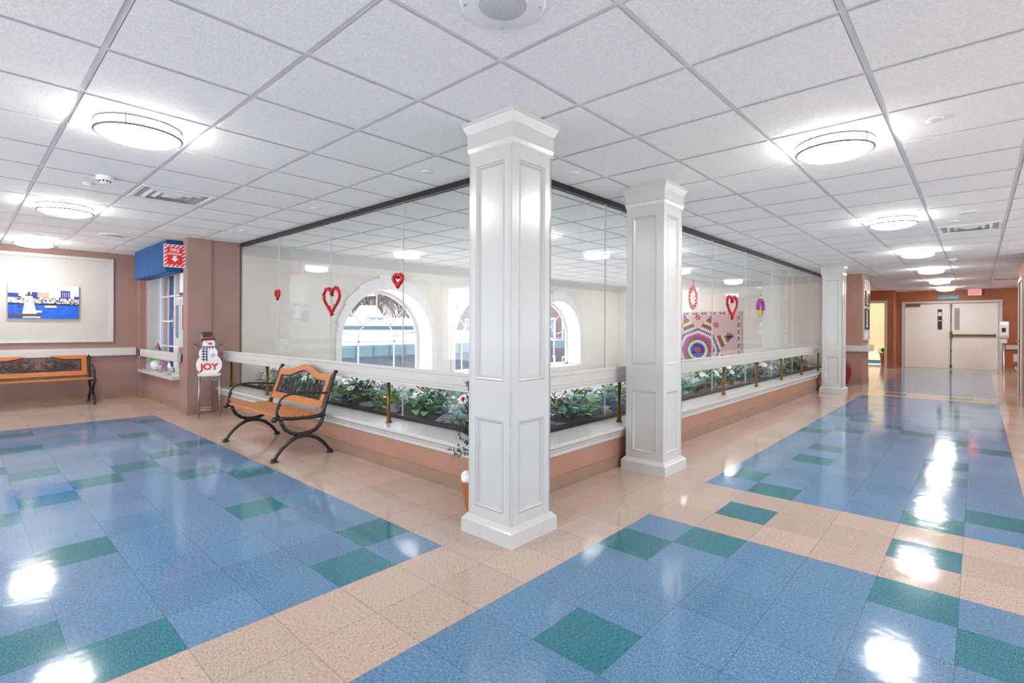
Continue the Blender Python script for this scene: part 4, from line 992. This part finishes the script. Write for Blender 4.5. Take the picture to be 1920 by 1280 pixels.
for cx, cz in ((.48, .60), (.82, .33), (.0, .80), (-.48, .60), (-.82, .33), (.82, -.42), (-.82, -.42)):
    for p in range(6):
        a = p*PI/3+.2; b.mi = (5, 7, 6)[p % 3]; b.poly([(cx+r_*math.cos(a+g), Y0, cz+r_*math.sin(a+g)) for r_, g in ((0, 0), (.06, .4), (.10, 0), (.06, -.4))])
for i in range(26):
    b.mi = (3, 2, 6, 1, 2, 7)[i % 6]
    x = -1.04+i*.08; b.poly([(x, Y0, .88), (x+.06, Y0, .88), (x+.08, Y0, .915), (x+.02, Y0, .915)])
    z = -.62+i*.058
    for s in (-1, 1): b.poly([(s*1.03, Y0, z), (s*1.03, Y0, z+.045), (s*1.065, Y0, z+.06), (s*1.065, Y0, z+.015)])
b.build('patchwork', names, qt)

# ------------------------------------------------------------------ far end of the right corridor
sg = thing('terrace_sign', 'teal sign with white lettering above the double doors', 'sign', (-.68, 20.395, 2.195))
MB().box(-.25, .25, -.012, 0, -.065, .065).build('plate', 'sign_teal', sg); text('HARBOR TERRACE', .052, Matrix.Translation((0, -.014, -.012)) @ FACE_NEGY, sg, 'lettering', 'white_plain', .001)
ex = thing('exit_sign', 'white exit sign with red lit letters right of the teal sign', 'sign', (-.073, 20.31, 2.22))
MB().box(-.155, .155, -.025, .025, 0, .185).build('housing', 'white_plain', ex, .004); MB().box(-.08, .08, -.02, .02, .185, .2).build('canopy', 'white_plain', ex)
text('EXIT', .165, Matrix.Translation((0, -.027, .09)) @ FACE_NEGY @ Matrix.Diagonal((.72, 1, 1, 1)), ex, 'lettering', 'exit_red', .001, .006)
ds = thing('sanitizer_dispenser', 'white hand sanitizer dispenser on a steel stand by the double doors', 'dispenser', (.535, 19.4, 0))
MB().lathe([(.15, 0), (.15, .012), (.03, .02), (.018, .03), (.018, .90)], k=20).build('stand', 'steel', ds)
MB().box(-.06, .06, -.03, .03, .84, .95).build('drip_tray', 'white_plain', ds, .006)
MB().prism([(-.095, y, z) for y, z in [(.05, .95), (-.05, .97), (-.09, 1.05), (-.09, 1.34), (-.05, 1.43), (.05, 1.43)]], (.19, 0, 0)).build('housing', 'white_plain', ds, .015)
MB().box(-.05, .03, -.095, -.088, 1.14, 1.26).build('label_plate', 'dark_plain', ds)
def wall_frame(name, label, y0, y1, z0, z1, m1, m2, deco):
    t = thing(name, label, 'picture', (-1.852, y0, z0)); w, h = y1-y0, z1-z0
    frame_x('frame', 0, 0, w, 0, h, .05, .03, m1, t); MB().box(0, .006, .04, w-.04, .04, h-.04).build('mat_board', 'white_plain', t)
    b = MB()
    for a in deco: b.box(.006, .009, w*a[0], w*a[1], h*a[2], h*a[3])
    b.build('print', m2, t)
wall_frame('framed_picture', 'small brown framed picture, upper of two on the corridor pier', 13.42, 13.92, 1.72, 2.06, 'brass_dark', 'dark_plain', [(.25, .4, .2, .6), (.5, .6, .2, .75), (.7, .8, .25, .6)])
wall_frame('framed_picture', 'tall dark framed picture, lower of two on the corridor pier', 13.34, 13.86, 1.20, 1.665, 'dark_plain', 'grey_plain', [(.3, .72, .2, .82)])
rc_ = thing('red_chair', 'red rounded chair half hidden behind the farthest column', 'chair', (-2.17, 12.62, 0))
b = MB(); b.smooth = True
pts = [math.pi*i/16-PI*.5 for i in range(17)]
b.lathe([(.02, .0), (.11, .03), (.17, .12), (.20, .26), (.19, .40), (.15, .50), (.10, .54), (1e-5, .545)], k=24); b.build('shell', 'dark_red', rc_)
MB().lathe([(.14, .0), (.15, .02), (.10, .03)], k=20).build('base', 'dark_plain', rc_)
pp = thing('potted_palm', 'green palm in a brown pot inside the lit side room', 'plant', (-2.37, 21.0, 0))
MB().lathe([(.07, 0), (.11, .38), (.12, .41), (.10, .41), (1e-5, .40)], k=18).build('pot', 'terracotta', pp); b = MB()
for i in range(22): a = i*2.4; b.leaf((0, 0, .41), a, 1.3-.35*(i % 3), .22+.03*(i % 4), .07, .8, 6)
b.build('foliage', 'leaf_bright', pp)
lg = thing('alcove_ledge', 'low brown wall with a white ledge at the right edge', 'ledge', (0, 0, 0))
MB().box(.68, 1.7, 15.2, 16.0, 0, .33).build('body', 'mauve_cool_light', lg); MB().box(.62, 1.72, 15.14, 16.06, .33, .37).build('cap', 'white_paint', lg)
fp = thing('flower_pot', 'purple flowers in an orange pot on the white ledge', 'plant', (.74, 15.5, .37)); MB().lathe([(.06, 0), (.085, .12), (1e-5, .12)], k=14).build('pot', 'terracotta', fp); b = MB()
for i in range(9): b.ball((.05*math.cos(i*2.4), .05*math.sin(i*2.4), .16+.02*(i % 2)), .035, 8)
b.build('blossoms', 'purple', fp)

# ------------------------------------------------------------------ courtyard outside the arched windows
wall('ground', 'snow', (-70, -8.45, 3, 60, -3.2, -3.0))
hl = MB(); hl.smooth = True
hl.add([(x, y, z+math.sin(y*.3+x)*.5) for x, z in ((-46, -3.2), (-62, 1), (-80, 7), (-110, 17)) for y in range(-10, 131, 7)], [(r*21+i, r*21+i+1, (r+1)*21+i+1, (r+1)*21+i) for r in range(3) for i in range(20)])
struct(hl.build('ground', 'woods'))
def building(label, x0, x1, y0, y1, ze, zr, wallm, hip, roofm='snow', fascia='teal_metal'):
    t = thing('building', label, 'building', (0, 0, 0), 0)
    MB().box(x0+.5, x1-.5, y0+.5, y1-.5, -3, ze-.4).build('wall', wallm, t)
    b = MB(); b.box(x0, x1, y0, y1, ze-.42, ze); b.build('fascia', fascia, t)
    b = MB(); b.frus((x0+.02, x1-.02, y0+.02, y1-.02), ((x0+hip), (x1-hip), (y0+hip), (y1-hip)), ze, zr); b.build('roof', roofm, t); return t
A_ = building('low wing with snowy roof and teal eave outside the arched windows', -27, -16.5, 8.6, 22, .55, 1.05, 'slate', 3.5)
g = MB()
for i in range(18): g.box(-16.5, -16.44, 8.9+i*.7, 8.93+i*.7, .12, .56); g.box(-26+i*.55, -25.97+i*.55, 8.54, 8.6, .12, .56)
g.build('roof_seam', 'teal_metal', A_)
building('farther wing with a teal metal roof beyond the snowy roof', -46, -33, 10, 40, 1.3, 2.0, 'ext_white', 4, 'roof_teal')
tw = thing('snowy_roof_tower', 'pale snow covered hipped tower roof among the bare trees', 'tower', (-38, 23.20, 0))
MB().box(-1.0, 1.0, -1.0, 1.0, -3, 1.35).build('wall', 'ext_white', tw); MB().frus((-1.25, 1.25, -1.25, 1.25), (-.5, .5, -.5, .5), 1.35, 3.0).build('roof', 'snow', tw)
bb = thing('building', 'brick building with white framed windows outside the right arched window', 'building', (0, 0, 0))
MB().box(-30, -14.5, 24, 40, -3, 3.6).build('wall', 'brick', bb)
for i in range(7):
    for z in (-1.9, .35):
        f = MB(); x = -15.9-i*1.7; f.box(x-.6, x+.6, 23.94, 24.0, z, z+1.45); w = f.build('window', 'white_plain', bb)
        MB().box(x-.5, x-.04, 23.92, 23.94, z+.1, z+1.35).box(x+.04, x+.5, 23.92, 23.94, z+.1, z+1.35).build('pane', 'ext_glass', w)
MB().box(-30.3, -14.2, 23.7, 40.3, 3.6, 3.9).build('roof', 'slate', bb)
def tree(x, y, h, seed, leafy, label):
    rr = random.Random(seed); t = thing('bare_tree', label, 'tree', (x, y, -3), 0, 'trees beyond the courtyard'); b = MB()
    tips = []
    def grow(p, d, L, r, lev):
        q = p+d*L; b.tube([tuple(p), tuple((p+q)/2+Vector((rr.random()-.5, rr.random()-.5, 0))*L*.08), tuple(q)], [r, r*.85, r*.7], 5 if lev < 2 else 3, cap=False)
        if lev == 6: tips.append(q); return
        for k in range(3):
            a = rr.random()*2*PI; s = .45+.35*rr.random(); nd = (d+Vector((math.cos(a)*s, math.sin(a)*s, .12))).normalized(); grow(p+d*L*(.6+.4*k/2), nd, L*(.66+.15*rr.random()), max(.02, r*.6), lev+1)
    grow(Vector((0, 0, 0)), Vector((0, 0, 1)), h*.24, .15, 0); b.build('branches', 'bark', t)
    if leafy:
        b = MB()
        for q in tips:
            for k in range(4): b.leaf((q.x+rr.random()*.4-.2, q.y+rr.random()*.4-.2, q.z+rr.random()*.4), rr.random()*6, rr.random()-.5, .3, .22, .3, 2)
        b.build('leaves', 'gold_leaf', t)
n_ = 0
for row, (xx, hh) in enumerate(((-49, 13), (-54, 16), (-59, 18))):
    for i in range(10):
        y = 17+i*4.0+row*2.0; n_ += 1; lf_ = (y > 38)
        tree(xx+((i*37) % 3), y, hh+((i*13) % 4), n_, lf_, ('tree with golden leaves ' if lf_ else 'bare brown tree ')+'far beyond the courtyard, in the woods behind the roofs')
